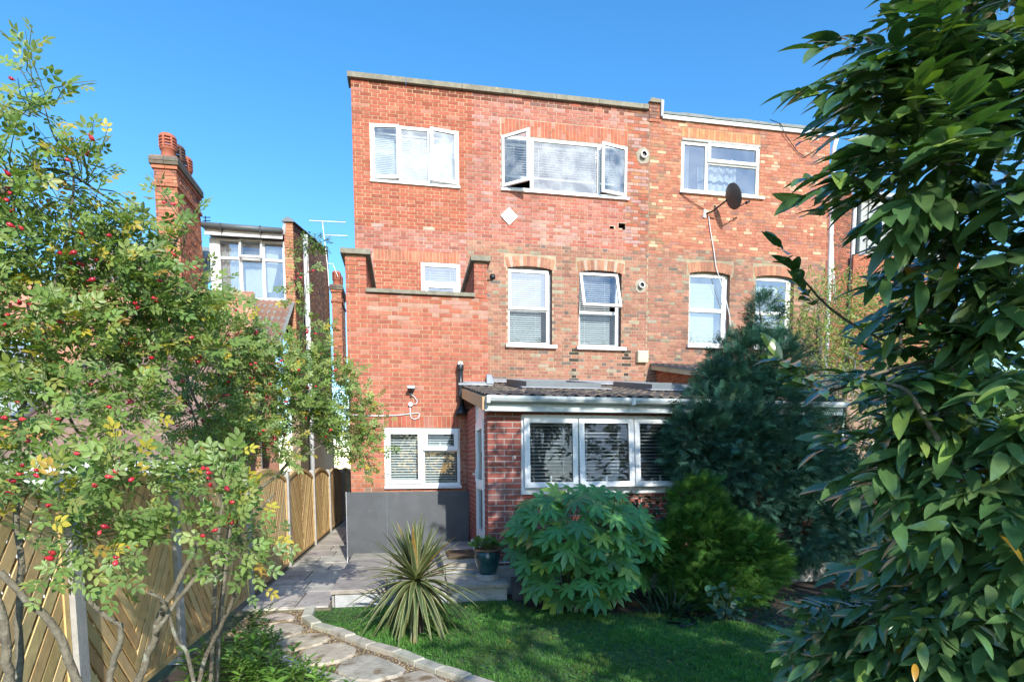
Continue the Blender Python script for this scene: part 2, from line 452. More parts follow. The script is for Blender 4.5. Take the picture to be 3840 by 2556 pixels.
# ------------------------------------------------------------------ brickwork
class Wall:
    """A vertical wall face: u along ux, v up, w outwards; bricks stand proud of a mortar bed."""
    def __init__(s, org, ux, nrm):
        s.o, s.ux, s.n = np.array(org, float), np.array(ux, float), np.array(nrm, float)
        s.rects, s.odd = [], []

    def P(s, u, v, w=0.0):
        return s.o + s.ux * u + np.array([0, 0, v]) + s.n * w

    def lay(s, u0, u1, v0, v1, colf, holes=(), ch=0.075, bond='flemish', L=0.235, jt=0.0125, phase=0.0, rough=0.002):
        k = 0
        v = v0
        while v < v1 - 0.02:
            vt = min(v + ch - jt, v1)
            cuts = [(h[0], h[1]) for h in holes if h[2] < (v + vt) / 2 < h[3]]
            H = L / 2
            if bond == 'flemish':
                seq = [L, H]; start = u0 - (0 if k % 2 == 0 else L * 0.75) - phase
            else:
                seq = [L]; start = u0 - (0 if k % 2 == 0 else L / 2) - phase
            u = start
            i = 0
            while u < u1:
                a, b = u, u + seq[i % len(seq)]
                i += 1
                u = b
                segs = [(max(a, u0), min(b - jt, u1))]
                for c0, c1 in cuts:
                    ns = []
                    for p, q in segs:
                        if q <= c0 or p >= c1: ns.append((p, q)); continue
                        if p < c0 - 0.004: ns.append((p, c0 - 0.004))
                        if q > c1 + 0.004: ns.append((c1 + 0.004, q))
                    segs = ns
                for p, q in segs:
                    if q - p < 0.028: continue
                    col = colf((p + q) / 2, (v + vt) / 2)
                    if col is None: continue
                    s.rects.append((p, q, v, vt, col, random.uniform(-rough, rough)))
            v += ch
            k += 1

    def soldier(s, u0, u1, v0, v1, n, colf, split=None, rise=0.0, splay=0.0):
        wd = (u1 - u0) / n
        uc, hw = (u0 + u1) / 2, (u1 - u0) / 2
        z = lambda u: rise * (1 - ((u - uc) / hw) ** 2)
        for i in range(n):
            a, b = u0 + i * wd + 0.005, u0 + (i + 1) * wd - 0.005
            parts = [(v0, v1)]
            if split:
                t = v0 + (v1 - v0) * (split if i % 2 else 1 - split)
                parts = [(v0, t - 0.005), (t + 0.005, v1)]
            for p, q in parts:
                sa, sb = (a - uc) / hw * splay, (b - uc) / hw * splay
                s.odd.append(([(a, p + z(a)), (b, p + z(b)), (b + sb, q + z(b)), (a + sa, q + z(a))], colf((a + b) / 2, (p + q) / 2), random.uniform(-.002, .002)))

    def hexa(s, c4, w, depth=0.024):
        return [s.P(u, v, w) for u, v in c4] + [s.P(u, v, w - depth) for u, v in c4]

    def build(s, parent, n_single=0, mass='brickwork'):
        cen = np.array([s.P((r[0] + r[1]) / 2, (r[2] + r[3]) / 2) for r in s.rects]) if s.rects else np.zeros((0, 3))
        order = np.argsort(vis(cen)) if len(cen) else []
        one = set(int(i) for i in order[:n_single])
        cache = {}
        mb = MB()
        flip = np.cross(s.ux, [0, 0, 1.0]) @ s.n < 0
        for i, r in enumerate(s.rects):
            if i in one:
                wdt, hgt = round(r[1] - r[0], 3), round(r[3] - r[2], 3)
                key = (wdt, hgt)
                if key not in cache:
                    c4 = [(-wdt / 2, -hgt / 2), (wdt / 2, -hgt / 2), (wdt / 2, hgt / 2), (-wdt / 2, hgt / 2)]
                    one_b = MB()
                    keep = s.o; s.o = np.zeros(3)
                    pts = s.hexa(c4, 0.0); s.o = keep
                    one_b.hexa(pts, skip=(1,))
                    cache[key] = one_b.mesh('brick', 'brick_one')
                put('brick', cache[key], parent, s.P((r[0] + r[1]) / 2, (r[2] + r[3]) / 2, r[5]), r[4])
                continue
            j = lambda: random.uniform(-.0016, .0016)
            c4 = [(r[0] + j(), r[2] + j()), (r[1] + j(), r[2] + j()), (r[1] + j(), r[3] + j()), (r[0] + j(), r[3] + j())]
            mb.hexa(s.hexa(c4, r[5]), r[4], skip=(1,))
        for c4, col, w in s.odd:
            mb.hexa(s.hexa(c4, w), col, skip=(1,))
        if mb.f:
            o = mb.build(mass, 'brick', parent)
            o['kind'] = 'stuff'

    def mortar(s, name, parent, us, vs, colf, holes=(), w=-0.006, thick=0.10):
        """Mortar bed cut around the openings; us / vs are the outer limits."""
        U = sorted(set([us[0], us[1]] + [x for h in holes for x in h[:2] if us[0] < x < us[1]] + list(us[2:])))
        V = sorted(set([vs[0], vs[1]] + [x for h in holes for x in h[2:4] if vs[0] < x < vs[1]] + list(vs[2:])))
        mb = MB()
        for a, b in zip(U[:-1], U[1:]):
            for c, d in zip(V[:-1], V[1:]):
                mu, mv = (a + b) / 2, (c + d) / 2
                if any(h[0] < mu < h[1] and h[2] < mv < h[3] for h in holes): continue
                mb.face([s.P(a, c, w), s.P(b, c, w), s.P(b, d, w), s.P(a, d, w)], colf(mu, mv))
                mb.face([s.P(a, c, w - thick), s.P(a, d, w - thick), s.P(b, d, w - thick), s.P(b, c, w - thick)], (.3, .3, .3))
        for h in holes:                                           # reveals of the openings
            a, b, c, d = h[:4]
            col = h[4] if len(h) > 4 else colf((a + b) / 2, d)
            t = w - thick
            for p, q in (((a, c), (a, d)), ((b, d), (b, c)), ((a, d), (b, d)), ((b, c), (a, c))):
                mb.face([s.P(*p, w), s.P(*q, w), s.P(*q, t), s.P(*p, t)], col)
        return mb.build(name, 'mortar', parent)


# colours of the bricks themselves
def pick(cols, a=0.13):
    r = random.random()
    for c, w in cols:
        r -= w
        if r <= 0: return jit(c, a)
    return jit(cols[0][0], a)


NEW = [((0.391, 0.113, 0.068), .62), ((0.426, 0.136, 0.083), .22), ((0.349, 0.100, 0.063), .12), ((0.437, 0.180, 0.130), .04)]
BLOCK = [((0.416, 0.131, 0.080), .62), ((0.448, 0.154, 0.097), .2), ((0.379, 0.119, 0.078), .14), ((0.448, 0.192, 0.142), .04)]
MIDB = [((0.416, 0.151, 0.110), .45), ((0.396, 0.125, 0.088), .2), ((0.458, 0.186, 0.142), .2), ((0.448, 0.234, 0.201), .09), ((0.344, 0.123, 0.097), .06)]
OLD = [((0.356, 0.163, 0.111), .44), ((0.403, 0.204, 0.139), .2), ((0.310, 0.143, 0.101), .16), ((0.234, 0.143, 0.110), .10), ((0.319, 0.265, 0.191), .07), ((0.169, 0.133, 0.116), .03)]
RHS = [((0.448, 0.168, 0.103), .5), ((0.489, 0.207, 0.127), .24), ((0.406, 0.143, 0.092), .16), ((0.333, 0.154, 0.116), .07), ((0.520, 0.287, 0.189), .03)]
TOOTH = [((.42, .13, .075), .4), ((.47, .20, .105), .25), ((.50, .26, .19), .2), ((.30, .13, .09), .15)]
PORCH = [((.27, .085, .066), .6), ((.31, .10, .075), .25), ((.23, .075, .06), .15)]
M_NEW, M_MID, M_OLD, M_RHS, M_PORCH = (.53, .38, .235), (.50, .385, .28), (.42, .34, .23), (.35, .23, .145), (.40, .41, .39)


def window_frame(mb, x0, x1, z0, z1, y0, y1, w=0.06, wb=None):
    wb = wb or w
    mb.box(x0, x0 + w, y0, y1, z0, z1); mb.box(x1 - w, x1, y0, y1, z0, z1)
    mb.box(x0 + w, x1 - w, y0, y1, z0, z0 + wb); mb.box(x0 + w, x1 - w, y0, y1, z1 - w, z1)


def sash(win, x0, x1, z0, z1, y, w=0.055, hinge=None, ang=0.0, d=0.045, glass='glass', handle=None, mat='upvc'):
    """A casement: frame and pane, swung outwards by ang about its hinge edge ('l', 'r' or 't')."""
    M = Matrix.Identity(4)
    if hinge:
        if hinge in 'lr':
            hx = x0 if hinge == 'l' else x1
            M = Matrix.Translation((hx, y, 0)) @ Matrix.Rotation(-ang if hinge == 'l' else ang, 4, 'Z') @ Matrix.Translation((-hx, -y, 0))
        else:
            M = Matrix.Translation((0, y, z1)) @ Matrix.Rotation(-ang, 4, 'X') @ Matrix.Translation((0, -y, -z1))
    mb = MB(); window_frame(mb, x0, x1, z0, z1, y - d, y, w)
    mb.build('sash', mat, win, M=M)
    g = MB(); ym = y - d * 0.45
    g.face([(x0 + w, ym, z0 + w), (x1 - w, ym, z0 + w), (x1 - w, ym, z1 - w), (x0 + w, ym, z1 - w)])
    g.build('pane', glass, win, M=M)
    gk = MB()                                                    # dark rubber gasket round the pane
    e = 0.007
    window_frame(gk, x0 + w - 0.002, x1 - w + 0.002, z0 + w - 0.002, z1 - w + 0.002, ym - 0.012, ym - 0.004, e)
    gk.build('gasket', 'black_plastic', win, M=M)
    if handle:
        h = MB(); hx, hz = handle
        h.box(hx - .012, hx + .012, y + .002, y + .03, hz - .06, hz + .05)
        h.build('handle', 'white_plastic', win, M=M)


def pane(win, x0, x1, z0, z1, y, glass='glass'):
    g = MB(); g.face([(x0, y, z0), (x1, y, z0), (x1, y, z1), (x0, y, z1)])
    g.build('pane', glass, win)


_slat = {}


def blind(x0, x1, z0, z1, y, label, tilt=35, pitch=0.05, mat='blind', stop=None, group='venetian blinds in the windows'):
    """Venetian blind hanging from z1 down to z0: every slat a part."""
    b = empty('venetian_blind', ((x0 + x1) / 2, y, z0), label, 'blind', group)
    w = round(x1 - x0, 3)
    key = (w, tilt, mat)
    if key not in _slat:
        mb = MB(); c, s_ = math.cos(R(tilt)) * .024, math.sin(R(tilt)) * .024
        for sg in (0, 1):
            o = 0.0012 * (1 if sg else -1)
        mb.hexa([(-w / 2, -c, -s_ - .0012), (w / 2, -c, -s_ - .0012), (w / 2, c, s_ - .0012), (-w / 2, c, s_ - .0012),
                 (-w / 2, -c, -s_ + .0012), (w / 2, -c, -s_ + .0012), (w / 2, c, s_ + .0012), (-w / 2, c, s_ + .0012)])
        _slat[key] = mb.mesh('slat', mat)
    n = int((z1 - 0.04 - z0) / pitch)
    for i in range(n):
        put('slat', _slat[key], b, ((x0 + x1) / 2, y, z0 + 0.03 + i * pitch), rot=(R(random.uniform(-2.5, 2.5)), R(random.uniform(-.25, .25)), 0))
    mb = MB(); mb.box(x0, x1, y - .025, y + .025, z1 - .035, z1); mb.build('head_rail', mat, b)
    mb = MB(); mb.box(x0, x1, y - .022, y + .022, z0 - .02, z0 + .004); mb.build('bottom_rail', mat, b)
    for f in ((0.18, 0.82) if w < 1.2 else (0.08, 0.3, 0.53, 0.77, 0.94)):
        mb = MB(); mb.box(x0 + w * f - .002, x0 + w * f + .002, y - .03, y - .028, z0, z1 - .03); mb.build('ladder_cord', mat, b)
    return b
# ------------------------------------------------------------------ the brick house
YM, YB, YP = 13.2, 10.75, 7.92                                  # rear wall, two-storey block, lean-to front
house = empty('brick_house', (2.0, YM, 0), 'tall red brick house with flat roof, projecting block and tiled lean-to', 'house')

W1 = (-.63, 1.22, 7.63, 8.80)
W2 = (2.15, 5.03, 7.66, 8.82)
SWN = (.38, 1.22, 5.30, 6.05)
S1 = (2.28, 3.29, 4.38, 6.09)
S2 = (3.92, 4.93, 4.38, 6.09)
XR = 5.56


def zone(x, z):
    if z < 6.05 and x < 0.38 and x > -.6: return 'new'
    if x < 1.36 + (0.12 if z > 8.2 else 0.0) and z > 6.74: return 'new'
    if z < 6.56 - (0.10 if x < 1.45 else 0) and x > 1.36: return 'old'
    if x > 5.02 and z > 6.5: return 'tooth' if x < 5.48 + .05 * math.sin(z * 17) else 'old'
    return 'mid'


def main_col(x, z):
    k = zone(x, z)
    c = pick({'new': NEW, 'mid': MIDB, 'old': OLD, 'tooth': TOOTH}[k])
    # soot runs below the stone sills
    for sx in (3.36, 3.86, 5.06):
        if abs(x - sx) < .075 and 3.55 < z < 4.36 and k == 'old' and random.random() < .75 - (4.36 - z) * .5: c = jit((.055, .045, .04), .2)
    # rust run beside the block
    if x < 1.60 and z < 4.9 and k == 'old': c = tuple(a * .5 + b * .5 for a, b in zip(c, (.48, .25, .06)))
    # efflorescence: old plaster line left of the parapet and pale blooms
    if 6.68 < z < 6.76 and -.55 < x < 1.0 and random.random() < .75: c = jit((.50, .34, .28), .1)
    if k in ('mid', 'tooth') and math.hypot((x - 3.3) / .7, (z - 6.85) / .28) < 1 and random.random() < .4: c = jit((.46, .26, .21), .12)
    if k == 'tooth' and random.random() < .25: c = jit((.44, .26, .23), .1)
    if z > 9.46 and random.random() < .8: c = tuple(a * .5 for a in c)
    return c


def main_mortar(x, z):
    return {'new': M_NEW, 'mid': M_MID, 'old': M_OLD, 'tooth': (.30, .2, .14)}[zone(x, z)]


wm = Wall((0, YM, 0), (1, 0, 0), (0, -1, 0))
SHADED_REVEAL = (.20, .10, .07)  # darker than the brick: shade of the sash reveals painted in
HOL = [(4.63, 4.73, 7.005, 7.07), (4.84, 5.00, 7.04, 7.15), (4.93, 5.00, 6.99, 7.05)]              # hollows where bricks are missing
holes = [h + ((.16, .06, .04),) for h in HOL] + [W1 + ((.55, .5, .42),), W2 + ((.5, .45, .4),), SWN + ((.5, .45, .4),), S1 + (SHADED_REVEAL,), S2 + (SHADED_REVEAL,)]  # hollow sides coloured dark to paint in the shade inside them
SOL = [(-.61, 1.22, 6.05, 6.28), (2.13, 5.04, 8.82, 9.17), (2.2, 3.37, 6.02, 6.33), (3.84, 5.01, 6.02, 6.33)]
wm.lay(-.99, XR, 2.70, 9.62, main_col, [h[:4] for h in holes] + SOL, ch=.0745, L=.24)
wm.soldier(-.61, 1.22, 6.055, 6.27, 25, lambda u, v: pick([((.50, .19, .11), .7), ((.46, .155, .09), .3)]))
wm.soldier(2.15, 5.03, 8.835, 9.16, 36, lambda u, v: pick([((.47, .145, .085), .6), ((.43, .15, .10), .25), ((.50, .22, .16), .15)]), split=.36)
for a in (S1, S2):
    wm.soldier(a[0] - .02, a[1] + .02, 6.03, 6.25, 14, lambda u, v: pick([((.42, .20, .12), .6), ((.36, .17, .11), .25), ((.47, .33, .25), .15)]), rise=.06, splay=.05)
main_wall = wm.mortar('main_wall', house, (-.99, XR, 1.36, 1.5, -.55, 5.03), (2.5, 9.62, 6.05, 6.47, 6.74, 8.2), main_mortar, holes, thick=.11)
wm.build(main_wall, 0)

# coping stones along the parapet: each a piece
xs = [-1.06, .13, 1.30, 2.38, 3.36, 4.34, 5.38, 5.50]
for a, b in zip(xs[:-1], xs[1:]):
    mb = MB(); t = random.uniform(-.006, .006)
    mb.hexa([(a + .004, YM - .075, 9.628), (b - .004, YM - .075, 9.628), (b - .004, YM - .075, 9.725 + t), (a + .004, YM - .075, 9.725 + t),
             (a + .004, YM + .32, 9.628), (b - .004, YM + .32, 9.628), (b - .004, YM + .32, 9.76 + t), (a + .004, YM + .32, 9.76 + t)])
    mb.build('coping_stone', 'coping', house)
mb = MB(); mb.box(-.96, XR, YM + .32, YM + 9, 9.3, 9.45); mb.build('flat_roof', 'felt', house)
mb = MB()
mb.box(-.985, -.90, YM + .13, YM + 9, 0, 9.6); mb.box(-.985, XR - .02, YM + 8.9, YM + 9, 0, 9.6)
mb.box(-.90, XR - .02, YM + .13, YM + .3, 9.3, 9.6)
mb.build('side_wall', 'render', house)
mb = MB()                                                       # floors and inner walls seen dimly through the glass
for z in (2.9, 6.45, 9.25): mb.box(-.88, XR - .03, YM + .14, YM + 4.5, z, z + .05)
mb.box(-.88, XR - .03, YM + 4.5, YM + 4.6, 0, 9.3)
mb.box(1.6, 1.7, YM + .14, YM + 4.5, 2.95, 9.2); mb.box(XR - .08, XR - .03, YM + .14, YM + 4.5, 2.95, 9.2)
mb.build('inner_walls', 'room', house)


def win(label=None):
    w = bpy.data.objects.new('window', None); COL.objects.link(w); w.empty_display_size = .1
    w.parent = house; w.location = -house.location; WPOS[w.name] = np.zeros(3)
    if label: w['label'] = label
    return w


# upper window beside the corner: three lights, the outer two ajar
w = win('three-light upper window with its outer casements ajar')
x0, x1, z0, z1 = W1
y = YM + .04
mb = MB(); window_frame(mb, x0, x1, z0 + .03, z1, y - .03, y + .03, .055)
mb.box(-.06, .01, y - .03, y + .03, z0 + .085, z1 - .055); mb.box(.57, .64, y - .03, y + .03, z0 + .085, z1 - .055)
mb.build('frame', 'upvc', w)
sash(w, x0 + .035, -.02, z0 + .065, z1 - .035, y - .035, .06, 'l', R(7), handle=(-.05, 8.1))
pane(w, .0, .58, z0 + .085, z1 - .055, y)
sash(w, .60, x1 - .035, z0 + .065, z1 - .035, y - .035, .06, 'r', R(9), handle=(.63, 8.1))
mb = MB(); mb.box(x0 - .015, x1 + .02, YM - .045, y + .03, z0 - .012, z0 + .03); mb.build('sill', 'upvc', w)
blind(x0 + .07, -.09, z0 + .10, z1 - .1, y + .12, 'white blind behind the left light of the upper corner window', 62, .036)
blind(-.03, .58, z0 + .10, z1 - .1, y + .12, 'white blind behind the fixed middle light of the upper corner window', 62, .036)
blind(.64, x1 - .07, z0 + .10, z1 - .1, y + .12, 'white blind behind the right light of the upper corner window', 66, .034)

# wide upper window: casements at both ends, the left one swung wide open
w = win('wide upper window with its left casement swung open')
x0, x1, z0, z1 = W2
mb = MB(); window_frame(mb, x0, x1, z0 + .03, z1 - .01, y - .03, y + .03, .055)
mb.box(2.79, 2.86, y - .03, y + .03, z0 + .085, z1 - .065); mb.box(4.33, 4.40, y - .03, y + .03, z0 + .085, z1 - .065)
mb.build('frame', 'upvc', w)
sash(w, x0 + .03, 2.84, z0 + .06, z1 - .04, y - .035, .06, 'l', R(38), handle=(2.8, 8.15))
pane(w, 2.855, 4.335, z0 + .085, z1 - .065, y)
sash(w, 4.35, x1 - .03, z0 + .06, z1 - .04, y - .035, .06, 'r', R(13), handle=(4.38, 8.15))
mb = MB(); mb.box(x0 - .015, x1 + .035, YM - .06, y + .03, z0 - .012, z0 + .03); mb.build('sill', 'upvc', w)
blind(x0 + .10, x1 - .25, 8.05, z1 - .08, y + .14, 'wide white blind drawn halfway down in the wide upper window', 30, .052)

# small window behind the parapet
w = win('small window with a top light behind the parapet')
x0, x1, z0, z1 = SWN
mb = MB(); window_frame(mb, x0, x1, z0, z1 - .005, y - .03, y + .03, .075); mb.box(x0 + .075, x1 - .075, y - .03, y + .03, 5.56, 5.66)
mb.build('frame', 'upvc', w)
pane(w, x0 + .075, x1 - .075, 5.66, z1 - .08, y, 'glass_blue')
sash(w, x0 + .06, x1 - .06, z0 + .06, 5.60, y - .03, .085, glass='glass_blue')
blind(x0 + .07, x1 - .07, 5.36, z1 - .05, y + .11, 'white blind in the small window behind the parapet', 25, .05)

# two tall sash windows
for (x0, x1, z0, z1), op, lab in ((S1, False, 'left tall sash window with closed upper light'), (S2, True, 'tall window with its upper light tilted out')):
    w = win(lab)
    ys = YM + .115
    mb = MB(); window_frame(mb, x0 + .0, x1 - .07, z0 + .02, z1 - .06, ys - .03, ys + .035, .045)
    mb.box(x0 + .045, x1 - .115, ys - .03, ys + .035, 5.13, 5.20)
    mb.build('frame', 'upvc', w)
    mb = MB(); mb.box(x1 - .07, x1 + .0, ys + .02, ys + .06, z0, z1 - .03); mb.box(x0, x1 - .07, ys + .02, ys + .06, z1 - .06, z1 + .02); mb.build('packing', 'lead', w)
    if op: sash(w, x0 + .015, x1 - .085, 5.16, z1 - .075, ys - .04, .06, 't', R(21), glass='glass_blue')
    else: sash(w, x0 + .015, x1 - .085, 5.16, z1 - .075, ys - .035, .06, glass='glass_blue')
    pane(w, x0 + .045, x1 - .115, z0 + .065, 5.13, ys, 'glass_dark')
    sl = MB(); sl.hexa([(x0 - .06, YM - .09, z0 - .075), (x1 + .10, YM - .09, z0 - .075), (x1 + .10, YM - .09, z0 - .005), (x0 - .06, YM - .09, z0 - .005),
                        (x0 - .06, YM + .10, z0 - .075), (x1 + .10, YM + .10, z0 - .075), (x1 + .10, YM + .10, z0 + .015), (x0 - .06, YM + .10, z0 + .015)])
    sl.build('sill', 'sill', w)
    blind(x0 + .05, x1 - .21, z0 + .06, z1 - .1, ys + .10, ('white blind with tilted slats in the first tall sash window' if not op else 'white blind with tilted slats behind the tilted-out window'), 38, .047)

# ---- projecting block
BL, BR_ = -.98, 1.485


def block_col(x, z):
    if z < 1.83 and x < -.39: return pick([((.50, .19, .10), .45), ((.44, .155, .085), .3), ((.33, .14, .09), .2), ((.25, .17, .12), .05)])
    c = pick(BLOCK)
    if 4.2 < z < 4.66 and random.random() < .3: c = jit((.45, .24, .18), .12)
    if random.random() < .07: c = jit((.45, .19, .13), .1)
    return c


WL = (-.39, .955, 1.27, 2.355)
wb = Wall((0, YB, 0), (1, 0, 0), (0, -1, 0))
wb.lay(BL, BR_, .02, 4.66, block_col, [WL, (-.40, .96, 2.355, 2.565)], ch=.0752, L=.237)
wb.lay(BL, -.63, 4.67, 5.285, block_col, ch=.0752, L=.237)
wb.lay(1.245, BR_, 4.67, 5.285, block_col, ch=.0752, L=.237)
wb.soldier(-.395, .955, 2.365, 2.56, 17, lambda u, v: pick(NEW))
block_wall = wb.mortar('block_wall', house, (BL, BR_), (0, 4.66, 1.83), lambda x, z: (.46, .32, .205) if z > 1.83 else (.43, .33, .23), [WL + ((.5, .4, .3),)], thick=.1)
mb = MB()
for a, b in ((BL, -.63), (1.245, BR_)):
    mb.box(a + .011, b - .011, YB + .012, YM - .02, 4.665, 5.285, (.48, .38, .26))
mb.build('parapet_return', 'mortar', house)
wr = Wall((1.245, YM, 0), (0, -1, 0), (-1, 0, 0)); wr.lay(.02, YM - YB - .02, 4.67, 5.28, lambda u, v: pick(BLOCK), ch=.0752, L=.237); wr.build(house, 0, 'return_brickwork')
wr = Wall((-.63, YB, 0), (0, 1, 0), (1, 0, 0)); wr.lay(.02, YM - YB - .02, 4.67, 5.28, lambda u, v: pick(BLOCK), ch=.0752, L=.237); wr.build(house, 0, 'return_brickwork')
wb.build(block_wall, 170)
mb = MB(); mb.box(BL + .012, BL + .1, YB + .13, YM, 0, 4.66); mb.box(BR_ - .1, BR_ - .012, YB + .13, YM, 0, 4.66); mb.build('block_side', 'render', house)
mb = MB(); mb.box(BL + .1, BR_ - .1, YB + .12, YM, 4.50, 4.62); mb.build('terrace_floor', 'felt', house)
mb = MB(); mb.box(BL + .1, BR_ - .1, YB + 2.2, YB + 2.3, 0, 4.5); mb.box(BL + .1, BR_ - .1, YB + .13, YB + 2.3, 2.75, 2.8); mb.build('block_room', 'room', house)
for a, b in ((-.645, -.02), (-.02, .40), (.40, 1.255)):          # thin coping between the pillars
    mb = MB(); mb.box(a + .003, b - .003, YB - .055, YB + .26, 4.672, 4.735); mb.build('coping_stone', 'coping', house)
for a, b in ((-1.05, -.555), (1.185, 1.535)):
    for c, d in ((YB - .075, YB + 1.2), (YB + 1.21, YM - .02)):
        mb = MB(); mb.box(a, b, c, d, 5.292, 5.375); mb.build('coping_stone', 'coping', house)

w = win('white ground-floor window with a small top-hung light')
x0, x1, z0, z1 = WL
yb = YB + .035
mb = MB(); window_frame(mb, x0, x1, z0 + .05, z1 - .01, yb - .035, yb + .03, .05)
mb.box(.25, .32, yb - .035, yb + .03, z0 + .1, z1 - .06); mb.box(.32, x1 - .05, yb - .035, yb + .03, 1.925, 1.985)
mb.build('frame', 'upvc', w)
sash(w, x0 + .035, .275, z0 + .085, z1 - .04, yb - .036, .075, glass='glass_dark')
sash(w, .30, x1 - .035, 1.95, z1 - .04, yb - .036, .075, 't', R(3), glass='glass_dark', handle=(.6, 2.03))
pane(w, .32, x1 - .05, z0 + .1, 1.925, yb, 'glass_dark')
mb = MB(); mb.box(x0 - .01, x1 + .02, YB - .06, yb + .03, z0 + .0, z0 + .05); mb.build('sill', 'upvc', w)
blind(x0 + .06, .25, z0 + .1, z1 - .08, yb + .10, 'white blind behind the left light of the ground-floor window', 30, .047)
blind(.32, x1 - .06, z0 + .1, z1 - .08, yb + .10, 'white blind behind the right lights of the ground-floor window', 30, .047)

# ---- lean-to with the tiled roof
PX0, PX1 = 1.08, 6.3
WP = (1.545, 3.955, 1.275, 2.36)
PH = [((.24, .075, .055), .2)]


def porch_col(x, z):
    c = pick(PORCH, .10)
    if x < 1.6 and .75 < z < 1.55 and random.random() < .25: c = tuple(a * .75 + .06 for a in c)
    return c


wp = Wall((0, YP, 0), (1, 0, 0), (0, -1, 0))
wp.lay(PX0, PX1, .30, 2.43, porch_col, [WP], ch=.0755, bond='stretcher', L=.2335, jt=.012)
porch_wall = wp.mortar('porch_wall', house, (PX0, PX1), (.0, 2.43), lambda x, z: M_PORCH, [WP + ((.2, .1, .08),)], thick=.1)
wp.build(porch_wall, 90)
ws = Wall((PX0, YB, 0), (0, -1, 0), (-1, 0, 0))
DR = (YB - 9.33, YB - 8.29, .47, 2.62)
ws.lay(.012, YB - YP, .30, 2.62, lambda u, v: pick([((.31, .085, .06), .7), ((.27, .075, .055), .3)], .1), [DR], ch=.0755, bond='stretcher', L=.2335, jt=.012)
side = ws.mortar('porch_side_wall', house, (.0, YB - YP - .012), (.0, 2.62), lambda x, z: (.40, .38, .34), [DR + ((.45, .4, .36),)], thick=.1)
ws.build(side, 40)
mb = MB(); mb.box(PX1 - .1, PX1, YP + .1, YM, 0, 2.6); mb.build('porch_end_wall', 'render', house)
mb = MB(); mb.box(PX0 + .12, PX1 - .1, YP + .12, YM, .30, .33); mb.box(1.5, PX1 - .1, YM - .3, YM - .2, .3, 2.7); mb.build('porch_room', 'room', house)

w = win('long lean-to window of three casements tilted open')
x0, x1, z0, z1 = WP
yp = YP + .03
mb = MB(); window_frame(mb, x0, x1, z0 + .07, z1, yp - .04, yp + .03, .045)
mb.box(2.315, 2.345, yp - .04, yp + .03, z0 + .115, z1 - .045); mb.box(3.125, 3.155, yp - .04, yp + .03, z0 + .115, z1 - .045)
mb.build('frame', 'upvc', w)
mb = MB(); mb.box(x0 - .01, x1 + .01, YP - .035, yp + .03, z0, z0 + .07); mb.build('sill', 'upvc', w)
for a, b, an in ((1.575, 2.325, 3.5), (2.34, 3.13, 6.5), (3.145, 3.925, 6.0)):
    sash(w, a, b, z0 + .09, z1 - .04, yp - .042, .075, 't', R(an), glass='glass_dark', handle=((a + b) / 2, z0 + .2))
for a, b, l in ((1.62, 2.29, 'first'), (2.37, 3.10, 'middle'), (3.17, 3.90, 'last')):
    blind(a, b, z0 + .12, z1 - .06, yp + .10, f'half-open white blind in the {l} of the three lean-to casements', 12, .05)

# glazed door in the side of the lean-to
dr = bpy.data.objects.new('door', None); COL.objects.link(dr); dr.parent = house; dr.location = -house.location; WPOS[dr.name] = np.zeros(3)
dr['label'] = 'white glazed back door in the lean-to side'
xd = PX0 + .035
mb = MB()
for a, b, c, d in ((8.30, 8.36, .50, 2.60), (9.26, 9.32, .50, 2.60), (8.36, 9.26, 2.34, 2.40), (8.36, 9.26, .50, .55)): mb.box(xd - .03, xd + .03, a, b, c, d)
mb.build('frame', 'upvc', dr)
mb = MB(); mb.box(xd - .01, xd + .02, 8.36, 9.26, 2.40, 2.60); mb.build('top_panel', 'upvc', dr)
mb = MB()
for a, b, c, d in ((8.37, 8.47, .56, 2.33), (9.15, 9.25, .56, 2.33), (8.47, 9.15, 2.21, 2.33), (8.47, 9.15, 1.32, 1.46), (8.47, 9.15, .56, .70)): mb.box(xd - .045, xd + .015, a, b, c, d)
mb.build('leaf', 'upvc', dr)
for c, d in ((1.46, 2.21), (.70, 1.32)):
    mb = MB(); mb.face([(xd - .01, 9.15, c), (xd - .01, 8.47, c), (xd - .01, 8.47, d), (xd - .01, 9.15, d)]); mb.build('pane', 'glass_dark', dr)
mb = MB(); mb.box(xd - .06, xd - .045, 9.17, 9.21, 1.42, 1.62); mb.box(xd - .10, xd - .085, 9.05, 9.21, 1.53, 1.555); mb.box(xd - .09, xd - .06, 9.18, 9.20, 1.53, 1.55); mb.build('handle', 'white_plastic', dr)
mb = MB(); mb.box(PX0 - .09, PX0 + .06, 8.27, 9.34, .455, .50); mb.build('sill', 'upvc', dr)

# roof: boards, fascia, gutter, tiles
EY, EZ = 7.70, 2.60                                             # eaves
SL = (3.50 - EZ) / (YM - EY)                                    # slope of the roof
rz = lambda yy: EZ + (yy - EY) * SL
mb = MB(); mb.hexa([(1.02, EY, EZ - .05), (PX1, EY, EZ - .05), (PX1, EY, EZ - .02), (1.02, EY, EZ - .02),
                    (1.02, YM, rz(YM) - .05), (PX1, YM, rz(YM) - .05), (PX1, YM, rz(YM) - .02), (1.02, YM, rz(YM) - .02)])
porch_roof = mb.build('roof', 'felt', house)
mb = MB()
mb.hexa([(.985, YB - .01, rz(YB) - .20), (.985, EY, EZ - .20), (.985, EY, EZ - .03), (.985, YB - .01, rz(YB) - .03),
         (1.015, YB - .01, rz(YB) - .20), (1.015, EY, EZ - .20), (1.015, EY, EZ - .03), (1.015, YB - .01, rz(YB) - .03)])
mb.build('bargeboard', 'timber', house)
